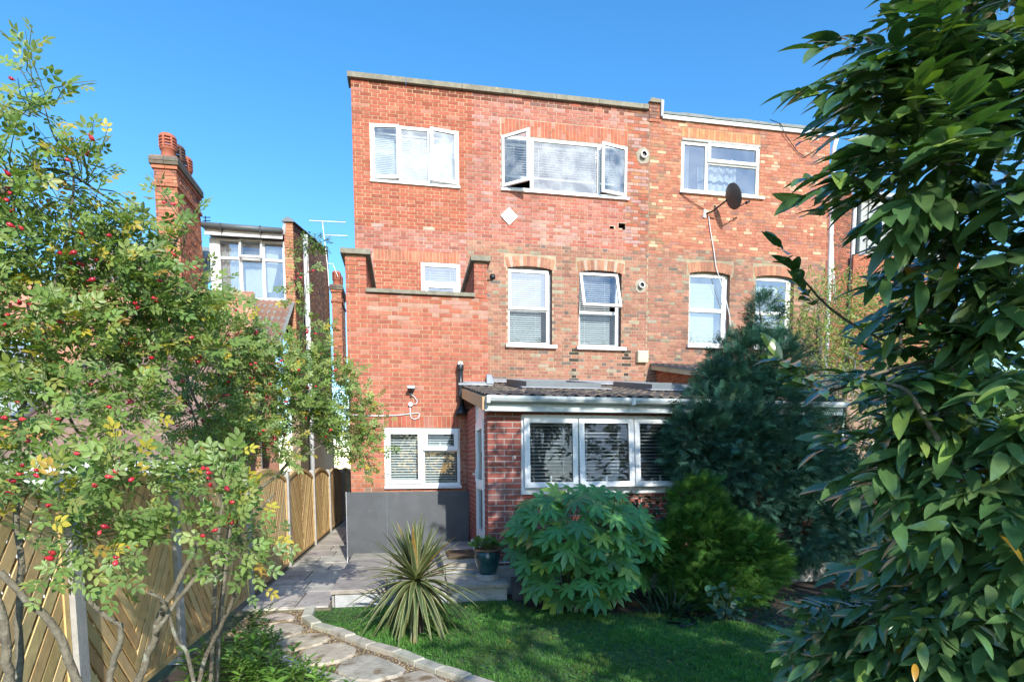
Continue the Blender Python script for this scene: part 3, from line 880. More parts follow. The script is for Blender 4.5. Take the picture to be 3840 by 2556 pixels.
mb = MB(); mb.box(1.02, PX1, EY + .01, EY + .04, EZ - .215, EZ - .035); mb.box(1.02, PX1, EY + .04, YP + .05, EZ - .21, EZ - .19); mb.build('fascia', 'pale_fascia', house)
mb = MB()                                                       # half-round gutter
prof = [(-.115, 0.0), (-.125, -.0), (-.122, -.035), (-.10, -.07), (-.06, -.085), (-.02, -.07), (.0, -.03), (.0, 0.0), (-.008, 0), (-.01, -.03), (-.03, -.06), (-.06, -.073), (-.095, -.06), (-.113, -.03)]
xsg = np.linspace(1.03, PX1, 2)
for a, b in zip(prof, prof[1:] + prof[:1]):
    mb.face([(1.03, EY + a[0], EZ - .025 + a[1]), (PX1, EY + a[0], EZ - .04 + a[1]), (PX1, EY + b[0], EZ - .04 + b[1]), (1.03, EY + b[0], EZ - .025 + b[1])])
gut = mb.build('gutter', 'pale_fascia', house)
for gx in (1.05, 3.02, 4.6):
    mb = MB(); mb.box(gx - .022, gx + .022, EY - .132, EY + .005, EZ - .125, EZ - .028); mb.build('gutter_bracket', 'pale_fascia', gut)

TW, TL_ = .30, .315


def tile_mesh(name, mat, col=None, w=TW, ln=.37, amp=.02, seg=10, slope=SL):
    mb = MB()
    f = lambda t: amp * (max(0, math.sin(2 * PI * t * 2)) ** .8 - .25 * max(0, -math.sin(2 * PI * t * 2)))
    for i in range(seg):
        a, b = i / seg, (i + 1) / seg
        xa, xb = (a - .5) * w, (b - .5) * w
        za, zb = f(a), f(b)
        p = [(xa, 0, za), (xb, 0, zb), (xb, ln, zb + ln * slope - .022), (xa, ln, za + ln * slope - .022)]
        mb.face(p, col)
        mb.face([(xa, 0, za - .02), (xb, 0, zb - .02), (xb, 0, zb), (xa, 0, za)], col)
    return mb.mesh(name, mat)


tm = tile_mesh('roof_tile', 'tile')
SKY = [(2.02, 3.34, 9.9, 11.9), (4.28, 5.65, 9.9, 11.9)]
tiles = []
yy = EY - .045
row = 0
while yy < YM - .1:
    xx = 1.0 + TW / 2
    while xx < PX1 + .05:
        skip = any(a - .08 < xx < b + .08 and c - .25 < yy < d - .1 for a, b, c, d in SKY) or (xx < 1.60 and yy > YB - .12)
        if not skip: tiles.append((xx, yy))
        xx += TW
    yy += TL_; row += 1
tcen = np.array([(x, y_, rz(y_)) for x, y_ in tiles])
tcol = lambda: pick([((.115, .095, .085), .5), ((.16, .125, .10), .3), ((.21, .17, .125), .2)], .15)
for x, y_ in tiles[:300]:
    put('roof_tile', tm, porch_roof, (x, y_, rz(y_) + .012 + random.uniform(0, .006)), tcol(), rot=(random.uniform(-.01, .01), random.uniform(-.012, .012), random.uniform(-.012, .012)))
mb = MB()
for x, y_ in tiles[300:]:
    src = MB(); c = tcol()
    seg = 8
    for i in range(seg):
        a, b = i / seg, (i + 1) / seg
        f = lambda t: .02 * max(-.2, math.sin(4 * PI * t))
        z_ = rz(y_) + .012
        mb.face([(x + (a - .5) * TW, y_, z_ + f(a)), (x + (b - .5) * TW, y_, z_ + f(b)), (x + (b - .5) * TW, y_ + .34, z_ + f(b) + .34 * SL - .02), (x + (a - .5) * TW, y_ + .34, z_ + f(a) + .34 * SL - .02)], c)
if mb.f:
    o = mb.build('roof_tiles', 'tile_mass', porch_roof); o['kind'] = 'stuff'
for a, b, c, d in SKY:                                          # roof lights
    sk = bpy.data.objects.new('roof_light', None); COL.objects.link(sk); sk.parent = house; sk.location = -house.location; WPOS[sk.name] = np.zeros(3)
    mb = MB()
    def slab_(x0_, x1_, y0_, y1_, h0, h1):
        mb.hexa([(x0_, y0_, rz(y0_) + h0), (x1_, y0_, rz(y0_) + h0), (x1_, y0_, rz(y0_) + h1), (x0_, y0_, rz(y0_) + h1),
                 (x0_, y1_, rz(y1_) + h0), (x1_, y1_, rz(y1_) + h0), (x1_, y1_, rz(y1_) + h1), (x0_, y1_, rz(y1_) + h1)])
    slab_(a, a + .09, c, d, 0, .13); slab_(b - .09, b, c, d, 0, .13); slab_(a + .09, b - .09, c, c + .09, 0, .13); slab_(a + .09, b - .09, d - .09, d, 0, .13)
    mb.build('frame', 'grey_gutter', sk)
    mb = MB(); slab_(a + .09, b - .09, c + .09, d - .09, .08, .1); mb.build('pane', 'glass_blue', sk)
    mb = MB(); slab_(a - .12, b + .12, c - .22, c - .005, .035, .05); mb.build('flashing', 'lead', sk)
mb = MB()                                                       # lead along the wall heads
mb.hexa([(1.60, YM - .26, rz(YM) - .0), (5.75, YM - .26, rz(YM) - .0), (5.75, YM - .26, rz(YM) + .02), (1.60, YM - .26, rz(YM) + .02),
         (1.60, YM - .012, rz(YM) + .10), (5.75, YM - .012, rz(YM) + .10), (5.75, YM - .012, rz(YM) + .12), (1.60, YM - .012, rz(YM) + .12)])
mb.build('lead_flashing', 'lead', house)
mb = MB()
mb.hexa([(.93, YB - .20, rz(YB) + .0), (1.54, YB - .20, rz(YB) + .0), (1.54, YB - .20, rz(YB) + .03), (.93, YB - .20, rz(YB) + .03),
         (.93, YB - .012, rz(YB) + .07), (1.54, YB - .012, rz(YB) + .07), (1.54, YB - .012, rz(YB) + .095), (.93, YB - .012, rz(YB) + .095)])
mb.build('lead_flashing', 'lead', house)
mb = MB()
mb.hexa([(1.43, YB - .22, rz(YB) + .03), (1.56, YB - .22, rz(YB) + .03), (1.54, YB - .05, rz(YB) + .22), (1.45, YB - .05, rz(YB) + .22),
         (1.43, YB - .18, rz(YB) + .03), (1.56, YB - .18, rz(YB) + .03), (1.54, YB - .02, rz(YB) + .22), (1.45, YB - .02, rz(YB) + .22)])
mb.build('lead_flashing', 'lead', house)

# fittings fixed to the house
mb = MB(); c = (2.31, YM - .03, 7.12)
for z_ in (0,):
    d_ = .185
    mb.hexa([(c[0], c[1], c[2] - d_), (c[0] + d_, c[1], c[2]), (c[0], c[1], c[2] + d_), (c[0] - d_, c[1], c[2]),
             (c[0], c[1] + .025, c[2] - d_), (c[0] + d_, c[1] + .025, c[2]), (c[0], c[1] + .025, c[2] + d_), (c[0] - d_, c[1] + .025, c[2])])
tag(mb.build('diamond_plate', 'ceramic'), 'white diamond-shaped plate fixed to the upper brick wall', 'plate')


def ring(mb, c, r0, r1, y0, y1, n=16):
    for k in range(n):
        a, b = 2 * PI * k / n, 2 * PI * (k + 1) / n
        p = lambda rr, t, yy: (c[0] + rr * math.cos(t), yy, c[1] + rr * math.sin(t))
        mb.face([p(r0, a, y0), p(r0, b, y0), p(r1, b, y0), p(r1, a, y0)])
        mb.face([p(r1, a, y0), p(r1, b, y0), p(r1, b, y1), p(r1, a, y1)])
        mb.face([p(r0, b, y0), p(r0, a, y0), p(r0, a, y1), p(r0, b, y1)])


for (vx, vz, vr), lab in (((5.40, 8.65, .075), 'round flue pipe end high on the wall beside the wide window'), ((5.39, 5.79, .065), 'round pipe end set in patched mortar beside the tall window')):
    e = empty('flue_pipe', (vx, YM, vz), lab, 'pipe', 'pipe ends in the house wall')
    mb = MB(); ring(mb, (vx, vz), vr * .84, vr, YM - .09, YM + .02); mb.build('collar', 'metal', e)
    mb = MB(); ring(mb, (vx, vz), .0, vr * .84, YM - .03, YM + .0); mb.build('bore', 'black_plastic', e)
    mb = MB(); rr = vr * 2.1
    n = 26; pts = [(vx + rr * (1 + .10 * math.sin(k * 1.7)) * math.cos(2 * PI * k / n), YM - .006, vz + rr * 1.15 * (1 + .09 * math.cos(k * 1.1)) * math.sin(2 * PI * k / n)) for k in range(n)]
    mb.face(pts, (.36, .32, .25)); mb.build('mortar_patch', 'mortar', e)
e = empty('extractor_vent', (5.43, YM, 4.05), 'cream square extractor vent with louvres beside the tall window', 'vent')
mb = MB(); mb.box(5.305, 5.555, YM - .11, YM - .004, 4.05, 4.31); mb.build('body', pm('vent_cream', (.72, .66, .48), .5, var=(4, .06)), e)
for k in range(9):
    mb = MB(); z_ = 4.07 + k * .026
    mb.hexa([(5.31, YM - .128, z_), (5.55, YM - .128, z_), (5.55, YM - .122, z_ + .017), (5.31, YM - .122, z_ + .017), (5.31, YM - .110, z_), (5.55, YM - .110, z_), (5.55, YM - .110, z_ + .017), (5.31, YM - .110, z_ + .017)])
    mb.build('louvre', bpy.data.materials['vent_cream'], e)
e = empty('soil_pipe', (.97, YB, 2.6), 'black soil pipe running down the block to the lean-to roof', 'pipe')
mb = MB(); mb.tube([(.97, YB + .02, 3.47), (.97, YB - .10, 3.47), (.97, YB - .135, 3.40)], .052, 12)
mb.tube([(.97, YB - .13, 3.42), (.97, YB - .13, 3.1), (.985, YB - .13, 2.75)], .047, 12); mb.build('pipe', 'black_plastic', e, True)
mb = MB(); mb.lathe([(.06, 2.90), (.063, 2.93), (.063, 2.99), (.06, 3.02)], 14, (.978, YB - .13, 0)); mb.lathe([(.055, 3.36), (.06, 3.38), (.06, 3.44), (.055, 3.46)], 14, (.97, YB - .13, 0)); mb.build('coupling', 'black_plastic', e, True)
mb = MB(); mb.lathe([(.12, 2.58), (.135, 2.60), (.12, 2.66), (.06, 2.72), (.052, 2.78)], 16, (.985, YB - .10, 0)); mb.build('boot', 'black_plastic', e, True)
mb = MB(); ring(mb, (.97, 3.47), .012, .045, YB - .165, YB - .15); mb.build('cap_ring', 'metal', e)
e = empty('flood_light', (.10, YB, 2.76), 'black flood light on the block with a white junction box and cable below', 'light')
mb = MB(); mb.hexa([(.03, YB - .20, 3.02), (.165, YB - .20, 3.02), (.155, YB - .17, 3.075), (.04, YB - .17, 3.075), (.05, YB - .05, 2.97), (.145, YB - .05, 2.97), (.14, YB - .05, 3.05), (.055, YB - .05, 3.05)]); mb.build('lamp_body', 'black_plastic', e)
mb = MB(); mb.box(.035, .16, YB - .205, YB - .2, 3.025, 3.07); mb.build('lens', 'glass_blue', e)
mb = MB(); mb.box(.085, .11, YB - .06, YB - .0, 2.90, 3.0); mb.build('bracket', 'black_plastic', e)
mb = MB(); mb.lathe([(.035, 0), (.04, .012), (.038, .05), (.0, .052)], 14); mb.build('junction_box', 'white_plastic', e, M=Matrix.Translation((.085, YB - .005, 2.765)) @ Matrix.Rotation(R(90), 4, 'X'))
mb = MB(); mb.tube([(.09, YB - .05, 2.95), (.15, YB - .03, 2.90), (.205, YB - .02, 2.83), (.19, YB - .02, 2.775), (.12, YB - .02, 2.76)], .007, 6)
mb.tube([(.075, YB - .02, 2.74), (.075, YB - .02, 2.62), (.09, YB - .02, 2.53), (.15, YB - .02, 2.50), (.22, YB - .02, 2.53), (.245, YB - .02, 2.60), (.20, YB - .02, 2.615), (.07, YB - .02, 2.60), (-.15, YB - .02, 2.57), (-.5, YB - .02, 2.555), (-.97, YB - .02, 2.57)], .009, 6)
mb.build('cable', 'white_plastic', e, True)
e = empty('wall_bracket', (1.44, YP, 1.70), 'small white wall hook on the lean-to brick beside the window', 'hook')
mb = MB(); mb.box(1.438, 1.462, YP - .012, YP + .005, 1.755, 1.80); mb.box(1.446, 1.454, YP - .03, YP - .012, 1.76, 1.775); mb.build('plate', 'metal', e)
mb = MB(); mb.tube([(PX0 - .05, YP - .03, .345), (1.3, YP - .03, .345), (1.8, YP - .03, .335), (2.4, YP - .03, .33)], .011, 6); mb.tube([(PX0 - .05, YP - .03, .345), (PX0 - .06, 8.2, .36), (PX0 - .10, 8.7, .40), (PX0 - .10, 9.1, .44)], .011, 6)
tag(mb.build('cable', 'white_plastic', None, True), 'white cable clipped along the foot of the lean-to', 'cable')
e = empty('wall_lantern', (1.54, YB, 5.1), 'small dark round lamp fixed beside the parapet pillar', 'lamp')
mb = MB(); mb.lathe([(.0, -.05), (.045, -.04), (.055, .0), (.045, .04), (.0, .055)], 14, (1.60, YM - 2.3, 5.09)); mb.build('globe', 'black_plastic', e, True)
mb = MB(); mb.tube([(1.47, YM - 2.3, 5.02), (1.60, YM - 2.3, 5.03)], .012, 6); mb.build('arm', 'black_plastic', e)
# ------------------------------------------------------------------ adjoining house on the right
rh = empty('terraced_house', (8.0, YM, 0), 'orange brick house adjoining on the right with grey felt roof edge', 'house')
RW = (6.335, 8.30, 7.92, 9.10)
RS1 = (6.60, 7.63, 4.50, 6.20)
RS2 = (8.30, 9.32, 4.50, 6.20)
XE = 10.14


def rh_col(x, z):
    if z < 6.62 + .06 * math.sin(x * 3): return pick([(c, w_) for c, w_ in OLD])
    c = pick(RHS)
    if x < 5.9 and z > 6.6 and random.random() < .25: c = jit((.33, .2, .12), .15)
    if random.random() < .06: c = jit((.58, .38, .24), .1)
    return c


wr = Wall((0, YM, 0), (1, 0, 0), (0, -1, 0))
hr = [RW + ((.5, .38, .3),), RS1 + (SHADED_REVEAL,), RS2 + (SHADED_REVEAL,)]
SOLR = [(6.33, 8.31, 9.13, 9.36), (6.52, 7.71, 6.12, 6.44), (8.22, 9.40, 6.12, 6.44)]
wr.lay(XR + .012, XE, 2.7, 9.50, rh_col, [h[:4] for h in hr] + SOLR, ch=.071, L=.225, jt=.011)
wr.soldier(6.335, 8.305, 9.135, 9.35, 28, lambda u, v: pick([((.55, .25, .12), .7), ((.50, .20, .10), .2), ((.6, .36, .2), .1)]))
for a in (RS1, RS2):
    wr.soldier(a[0] - .02, a[1] + .02, 6.14, 6.36, 14, lambda u, v: pick([((.44, .20, .12), .6), ((.37, .17, .11), .4)]), rise=.06, splay=.05)
rw_ = wr.mortar('rear_wall', rh, (XR, XE, 5.9), (2.5, 9.50, 6.6), lambda x, z: M_RHS if z > 6.6 else (.36, .30, .2), hr, thick=.11)
wr.build(rw_, 120)
mb = MB(); mb.box(XE - .09, XE - .012, YM + .02, YM + 9, 0, 9.5); mb.box(XR + .02, XE - .1, YM + 8.9, YM + 9, 0, 9.5); mb.build('side_wall', 'render', rh)
mb = MB()
for z in (2.9, 6.45, 9.3): mb.box(XR + .03, XE - .12, YM + .14, YM + 4.5, z, z + .05)
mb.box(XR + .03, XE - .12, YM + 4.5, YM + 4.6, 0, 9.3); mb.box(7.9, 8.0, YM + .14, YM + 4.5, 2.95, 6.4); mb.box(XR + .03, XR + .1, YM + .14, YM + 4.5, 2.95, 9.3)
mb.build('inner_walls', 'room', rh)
mb = MB(); mb.box(5.84, XE + .12, YM - .05, YM - .015, 9.475, 9.585); mb.build('fascia', 'pale_fascia', rh)
mb = MB()
nseg = 24
for i in range(nseg):                                            # rolled felt edge
    a, b = 5.82 + (XE + .14 - 5.82) * i / nseg, 5.82 + (XE + .14 - 5.82) * (i + 1) / nseg
    f = lambda x: .010 * math.sin(x * 5) + .006 * math.sin(x * 13)
    mb.face([(a, YM - .07, 9.565), (b, YM - .07, 9.565), (b, YM - .06, 9.63 + f(b)), (a, YM - .06, 9.63 + f(a))])
    mb.face([(a, YM - .06, 9.63 + f(a)), (b, YM - .06, 9.63 + f(b)), (b, YM + .25, 9.76 + f(b)), (a, YM + .25, 9.76 + f(a))])
    mb.face([(a, YM + .25, 9.76 + f(a)), (b, YM + .25, 9.76 + f(b)), (b, YM + 8.9, 9.95), (a, YM + 8.9, 9.95)])
mb.build('felt_roof', 'felt', rh)
# party wall head between the houses
wq = Wall((0, YM - .02, 0), (1, 0, 0), (0, -1, 0)); wq.lay(5.53, 5.80, 9.40, 9.80, lambda u, v: pick([((.42, .16, .10), .5), ((.22, .12, .09), .5)]), ch=.072, L=.225)
mb = MB(); mb.box(5.54, 5.79, YM - .008, YM + 8.8, 9.40, 9.80, (.3, .22, .16)); pq = mb.build('party_wall', 'mortar', rh); wq.build(pq, 0)
mb = MB(); mb.hexa([(5.50, YM - .07, 9.79), (5.83, YM - .07, 9.79), (5.80, YM - .07, 9.86), (5.56, YM - .07, 9.88), (5.50, YM + 8.8, 9.79), (5.83, YM + 8.8, 9.79), (5.80, YM + 8.8, 9.86), (5.56, YM + 8.8, 9.88)]); mb.build('coping_stone', 'coping', rh)
mb = MB(); mb.hexa([(5.785, YM - .085, 9.50), (5.835, YM - .085, 9.50), (5.855, YM - .085, 9.84), (5.785, YM - .085, 9.86), (5.785, YM + .3, 9.50), (5.835, YM + .3, 9.50), (5.855, YM + .3, 9.84), (5.785, YM + .3, 9.86)]); mb.build('lead_flashing', 'lead', rh)


def rwin(label):
    w = bpy.data.objects.new('window', None); COL.objects.link(w); w.parent = rh; w.location = -rh.location; WPOS[w.name] = np.zeros(3); w['label'] = label
    return w


w = rwin('upper window with a long top light and net curtains')
x0, x1, z0, z1 = RW
y = YM + .05
mb = MB(); window_frame(mb, x0, x1, z0 + .03, z1 - .03, y - .03, y + .03, .07); mb.box(6.93, 7.00, y - .03, y + .03, z0 + .1, z1 - .1); mb.box(7.0, x1 - .07, y - .03, y + .03, 8.61, 8.68); mb.build('frame', 'upvc', w)
pane(w, x0 + .07, 6.93, z0 + .1, z1 - .1, y, 'glass_blue'); pane(w, 7.0, x1 - .07, z0 + .1, 8.61, y, 'glass_blue')
sash(w, 6.98, x1 - .05, 8.645, z1 - .045, y - .032, .065, glass='glass_blue', handle=(7.6, 8.72))
mb = MB(); mb.box(x0 - .04, x1 + .12, YM - .06, y + .03, z0 - .012, z0 + .03); mb.build('sill', 'upvc', w)
mb = MB(); mb.box(x0 + .0, x1, YM - .02, YM + .02, z1 - .03, z1 + .02); mb.build('lintel', 'concrete', w)


def drape(name, x0, x1, z0, z1, y, label, amp=.03, waves=7, mat='curtain', cat='curtain', scallop=0.0):
    mb = MB(); n = 60
    pt = lambda i, z: (x0 + (x1 - x0) * i / n, y + amp * math.sin(2 * PI * waves * i / n) + amp * .4 * math.sin(i * 1.3), z)
    zb = lambda i: z0 + scallop * abs(math.sin(PI * waves * .5 * i / n))
    for i in range(n):
        mb.face([pt(i, zb(i)), pt(i + 1, zb(i + 1)), pt(i + 1, z1), pt(i, z1)])
    return tag(mb.build(name, mat, None, True), label, cat, 'curtains hanging in the windows')


drape('net_curtain', 6.42, 6.60, 7.97, 9.0, y + .15, 'narrow net curtain at the left edge of the upper right window', waves=3)
drape('net_curtain', 6.86, 7.85, 8.33, 8.66, y + .20, 'upper net valance in the window of the adjoining house', waves=5, scallop=.04)
drape('net_curtain', 6.86, 7.92, 7.97, 8.27, y + .16, 'lower net curtain in the window of the adjoining house', waves=6)
for (x0, x1, z0, z1), lab in ((RS1, 'tall sash window with a pale blind, left of the pair'), (RS2, 'tall sash window of the pair behind the shrub')):
    w = rwin(lab)
    ys = YM + .13
    mb = MB(); window_frame(mb, x0 + .0, x1 - .10, z0 + .02, z1 - .05, ys - .03, ys + .03, .055); mb.box(x0 + .055, x1 - .155, ys - .04, ys + .03, 5.29, 5.37); mb.build('frame', 'upvc', w)
    pane(w, x0 + .055, x1 - .155, z0 + .075, 5.29, ys, 'glass_blue'); pane(w, x0 + .055, x1 - .155, 5.37, z1 - .105, ys - .01, 'glass_blue')
    mb = MB(); mb.box(x1 - .10, x1, ys + .0, ys + .05, z0, z1); mb.box(x0, x1 - .1, ys, ys + .05, z1 - .05, z1 + .03); mb.build('packing', 'upvc', w)
    mb = MB(); mb.box(x0 - .05, x1 + .06, YM - .08, YM + .11, z0 - .07, z0 + .01); mb.build('sill', 'sill', w)
    mb = MB()
    for k in range(26): mb.box(x0 + .03, x1 - .28, ys + .10 + .004 * (k % 2), ys + .104 + .004 * (k % 2), z0 + .06 + k * .055, z0 + .112 + k * .055)
    tag(mb.build('pleated_blind', 'curtain'), 'pale pleated blind in the ' + ('left' if x0 < 7 else 'right') + ' tall window of the adjoining house', 'blind')

# low annex of the adjoining house, seen above the lean-to
ax = empty('brick_annex', (6.2, 12, 0), 'low brick annex with a cream eaves board beside the lean-to roof', 'annex')
wa = Wall((5.80, YM - .012, 0), (0, -1, 0), (-1, 0, 0))
AS = .215                                                       # fall of the annex roof towards the garden
wa.lay(.0, 2.6, 2.9, 3.95, lambda u, v: (pick([((.50, .16, .075), .7), ((.44, .135, .065), .3)]) if v < 3.93 - u * AS else None), ch=.075, bond='stretcher', L=.235)
mb = MB(); mb.hexa([(5.812, YM - 2.65, 2.6), (7.6, YM - 2.65, 2.6), (7.6, YM - 2.65, 3.93 - 2.65 * AS), (5.812, YM - 2.65, 3.93 - 2.65 * AS), (5.812, YM - .03, 2.6), (7.6, YM - .03, 2.6), (7.6, YM - .03, 3.93), (5.812, YM - .03, 3.93)], (.34, .2, .12)); ab = mb.build('wall', 'mortar', ax); wa.build(ab, 0)
vz = lambda yy: 4.0 - (YM - yy) * AS
mb = MB(); mb.hexa([(5.66, YM - 2.8, vz(YM - 2.8) - .10), (7.6, YM - 2.8, vz(YM - 2.8) - .10), (7.6, YM - 2.8, vz(YM - 2.8)), (5.66, YM - 2.8, vz(YM - 2.8)), (5.66, YM - .012, vz(YM) - .10), (7.6, YM - .012, vz(YM) - .10), (7.6, YM - .012, vz(YM)), (5.66, YM - .012, vz(YM))]); mb.build('verge_board', pm('cream_board', (.52, .42, .27), .7, var=(5, .15)), ax)
ar = MB(); ar.hexa([(5.64, YM - 2.85, vz(YM - 2.85) + .004), (7.6, YM - 2.85, vz(YM - 2.85) + .004), (7.6, YM - 2.85, vz(YM - 2.85) + .04), (5.64, YM - 2.85, vz(YM - 2.85) + .04), (5.64, YM - .014, vz(YM) + .004), (7.6, YM - .014, vz(YM) + .004), (7.6, YM - .014, vz(YM) + .04), (5.64, YM - .014, vz(YM) + .04)])
ar = ar.build('roof', 'felt', ax)
for k in range(8):
    for j in range(6):
        yy = YM - 2.86 + k * .345
        put('roof_tile', tm, ar, (5.79 + j * .30, yy, vz(yy) + .055), tcol(), rot=(.05, 0, random.uniform(-.01, .01)))

# satellite dish
sd = empty('satellite_dish', (7.0, YM, 7.5), 'dark grey oval satellite dish on a wall arm under the upper right window', 'satellite dish')
mb = MB(); nr, na = 5, 26
dc = Vector((7.37, YM - .50, 7.70))
ax_n = Vector((.90, .12, .42)).normalized()
ax_u = Vector((.30, -.10, .95)); ax_u = (ax_u - ax_n * ax_u.dot(ax_n)).normalized(); ax_v = ax_n.cross(ax_u)
rings_ = []
for i in range(nr + 1):
    rr = i / nr
    ring_ = [dc + ax_u * (rr * .28 * math.cos(2 * PI * k / na)) + ax_v * (rr * .25 * math.sin(2 * PI * k / na)) + ax_n * (.06 * rr * rr - .06) for k in range(na)]
    rings_.append(ring_)
for i in range(nr):
    for k in range(na):
        k2 = (k + 1) % na
        mb.face([rings_[i][k], rings_[i][k2], rings_[i + 1][k2], rings_[i + 1][k]])
        off = -ax_n * .012
        mb.face([rings_[i][k] + off, rings_[i + 1][k] + off, rings_[i + 1][k2] + off, rings_[i][k2] + off])
for k in range(na):
    k2 = (k + 1) % na
    mb.face([rings_[nr][k], rings_[nr][k2], rings_[nr][k2] - ax_n * .012, rings_[nr][k] - ax_n * .012])
mb.build('reflector', 'dish', sd, True)
mb = MB(); mb.tube([(6.95, YM, 7.48), (7.06, YM - .16, 7.50), (7.25, YM - .46, 7.64)], .02, 8); mb.tube([dc - ax_u * .25, dc - ax_u * .25 + ax_n * .33 + ax_u * .02], .014, 6); mb.tube([dc - ax_n * .05, dc - ax_u * .24 + ax_n * .02], .012, 6); mb.build('arm', 'black_plastic', sd)
mb = MB(); mb.box(6.90, 6.96, YM - .03, YM, 7.40, 7.58); mb.build('wall_plate', 'metal', sd)
lp = dc - ax_u * .23 + ax_n * .36
mb = MB(); mb.lathe([(.0, -.05), (.022, -.05), (.024, .02), (.035, .03), (.035, .055), (.0, .058)], 12); mb.build('receiver', 'black_plastic', sd, M=Matrix.Translation(lp) @ (-ax_n).to_track_quat('Z', 'Y').to_matrix().to_4x4())
mb = MB(); mb.tube([(7.02, YM - .03, 7.45), (7.08, YM - .03, 7.1), (7.17, YM - .03, 6.7), (7.24, YM - .03, 6.3), (7.36, YM - .05, 5.95), (7.5, YM - .04, 5.6), (7.62, YM - .03, 5.2), (7.68, YM - .03, 4.6)], .010, 5)
tag(mb.build('aerial_cable', 'white_plastic', None, True), 'thin white cable hanging from the satellite dish down the wall', 'cable')
mb = MB(); mb.tube([(8.6, YM + .1, 9.78), (8.75, YM - .09, 9.6), (8.95, YM - .05, 9.35), (9.25, YM - .03, 9.05), (9.45, YM - .03, 8.95), (9.6, YM - .03, 9.05), (9.9, YM - .03, 9.25), (10.1, YM - .03, 9.35)], .009, 5)
tag(mb.build('loose_cable', 'black_plastic', None, True), 'black loose cable hanging off the felt roof edge', 'cable')
mb = MB(); mb.tube([(6.3, YM - .02, 7.90), (6.6, YM - .03, 7.72), (6.9, YM - .03, 7.58)], .008, 5)
tag(mb.build('feed_cable', 'black_plastic', None, True), 'short black cable running from the window sill to the dish', 'cable')
e = empty('rain_pipe', (XE + .10, YM, 0), 'white rainwater pipe down the right corner of the adjoining house', 'pipe')
mb = MB(); mb.tube([(XE + .10, YM - .09, 9.42), (XE + .06, YM - .05, 9.2), (XE + .085, YM - .05, 6.5), (XE + .085, YM - .05, 2.0)], .05, 10); mb.build('pipe', 'white_plastic', e, True)
for z in (9.0, 7.2, 5.4):
    mb = MB(); mb.lathe([(.055, 0), (.06, .01), (.06, .08), (.055, .09)], 12, (XE + .08, YM - .05, z)); mb.build('bracket', 'white_plastic', e)
mb = MB(); mb.tube([(XE + .14, YM, 8.9), (XE + .17, YM, 7.6), (XE + .15, YM, 7.0), (XE + .20, YM, 6.4), (XE + .28, YM, 5.6)], .012, 5); mb.tube([(XE + .15, YM, 7.4), (XE + .22, YM, 6.5), (XE + .34, YM, 5.6)], .012, 5)
tag(mb.build('cable_pair', 'white_plastic', None, True), 'two white cables hanging beside the rainwater pipe', 'cable')

# house beyond on the right, mostly behind the laurel
MAT['far_board'] = pm('weathered_boards', (.36, .38, .36), .7, var=(3, .12))
fr = empty('far_house', (15, 18, 0), 'brown brick house with white boarded bay half hidden behind the laurel', 'house')
FX = 14.9
wf = Wall((11.6, 17.6, 0), (.9746, .2240, 0), (.2240, -.9746, 0))
FW = 3.55
FC = [((.34, .12, .075), .5), ((.26, .10, .065), .25), ((.42, .17, .10), .15), ((.15, .085, .065), .10)]
wf.lay(0, FW, 4.5, 11.4, lambda u, v: (pick(FC) if v < 9.6 + u * .38 else None), ch=.075, L=.235)
mb = MB()
for w_ in (-.011,):
    mb.face([wf.P(0, 0, w_), wf.P(FW, 0, w_), wf.P(FW, 9.6 + FW * .38, w_), wf.P(0, 9.6, w_)], (.30, .22, .15))
    mb.face([wf.P(FW, 0, w_), wf.P(FW, 0, -5), wf.P(FW, 11, -5), wf.P(FW, 9.6 + FW * .38, w_)], (.30, .22, .15))
fm = mb.build('gable_wall', 'mortar', fr); wf.build(fm, 60)
mb = MB(); mb.hexa([wf.P(-.1, 9.57, .05), wf.P(FW + .05, 9.6 + FW * .38, .05), wf.P(FW + .05, 9.68 + FW * .38, .05), wf.P(-.1, 9.65, .05), wf.P(-.1, 9.57, -3), wf.P(FW + .05, 9.6 + FW * .38, -3), wf.P(FW + .05, 9.68 + FW * .38, -3), wf.P(-.1, 9.65, -3)]); mb.build('verge', 'lead', fr)
for k in range(8):
    mb = MB(); mb.box(15.55, 19.0, 18.2 + .0, 18.24, 8.85 + k * .22, 9.05 + k * .22); mb.build('board', 'far_board', fr)
mb = MB(); mb.box(15.3, 19.2, 18.26, 21, 6.0, 10.6); mb.build('bay_wall', 'far_board', fr)
mb = MB(); mb.box(15.1, 19.3, 18.0, 21, 10.62, 10.75); mb.build('bay_roof', 'lead', fr)
wf2 = Wall((15.0, 18.15, 0), (1, 0, 0), (0, -1, 0)); wf2.lay(0, 4.2, 4.5, 8.75, lambda u, v: pick([((.45, .16, .09), .7), ((.38, .13, .08), .3)]), ch=.075, L=.235)
mb = MB(); mb.box(15.0, 19.2, 18.162, 18.25, 0, 8.76, (.36, .24, .17)); fm = mb.build('lower_wall', 'mortar', fr); wf2.build(fm, 0)
mb = MB(); mb.tube([wf.P(FW + .06, 10.7, .05), wf.P(FW + .06, 5, .05)], .06, 8); mb.build('rain_pipe', 'white_plastic', fr)

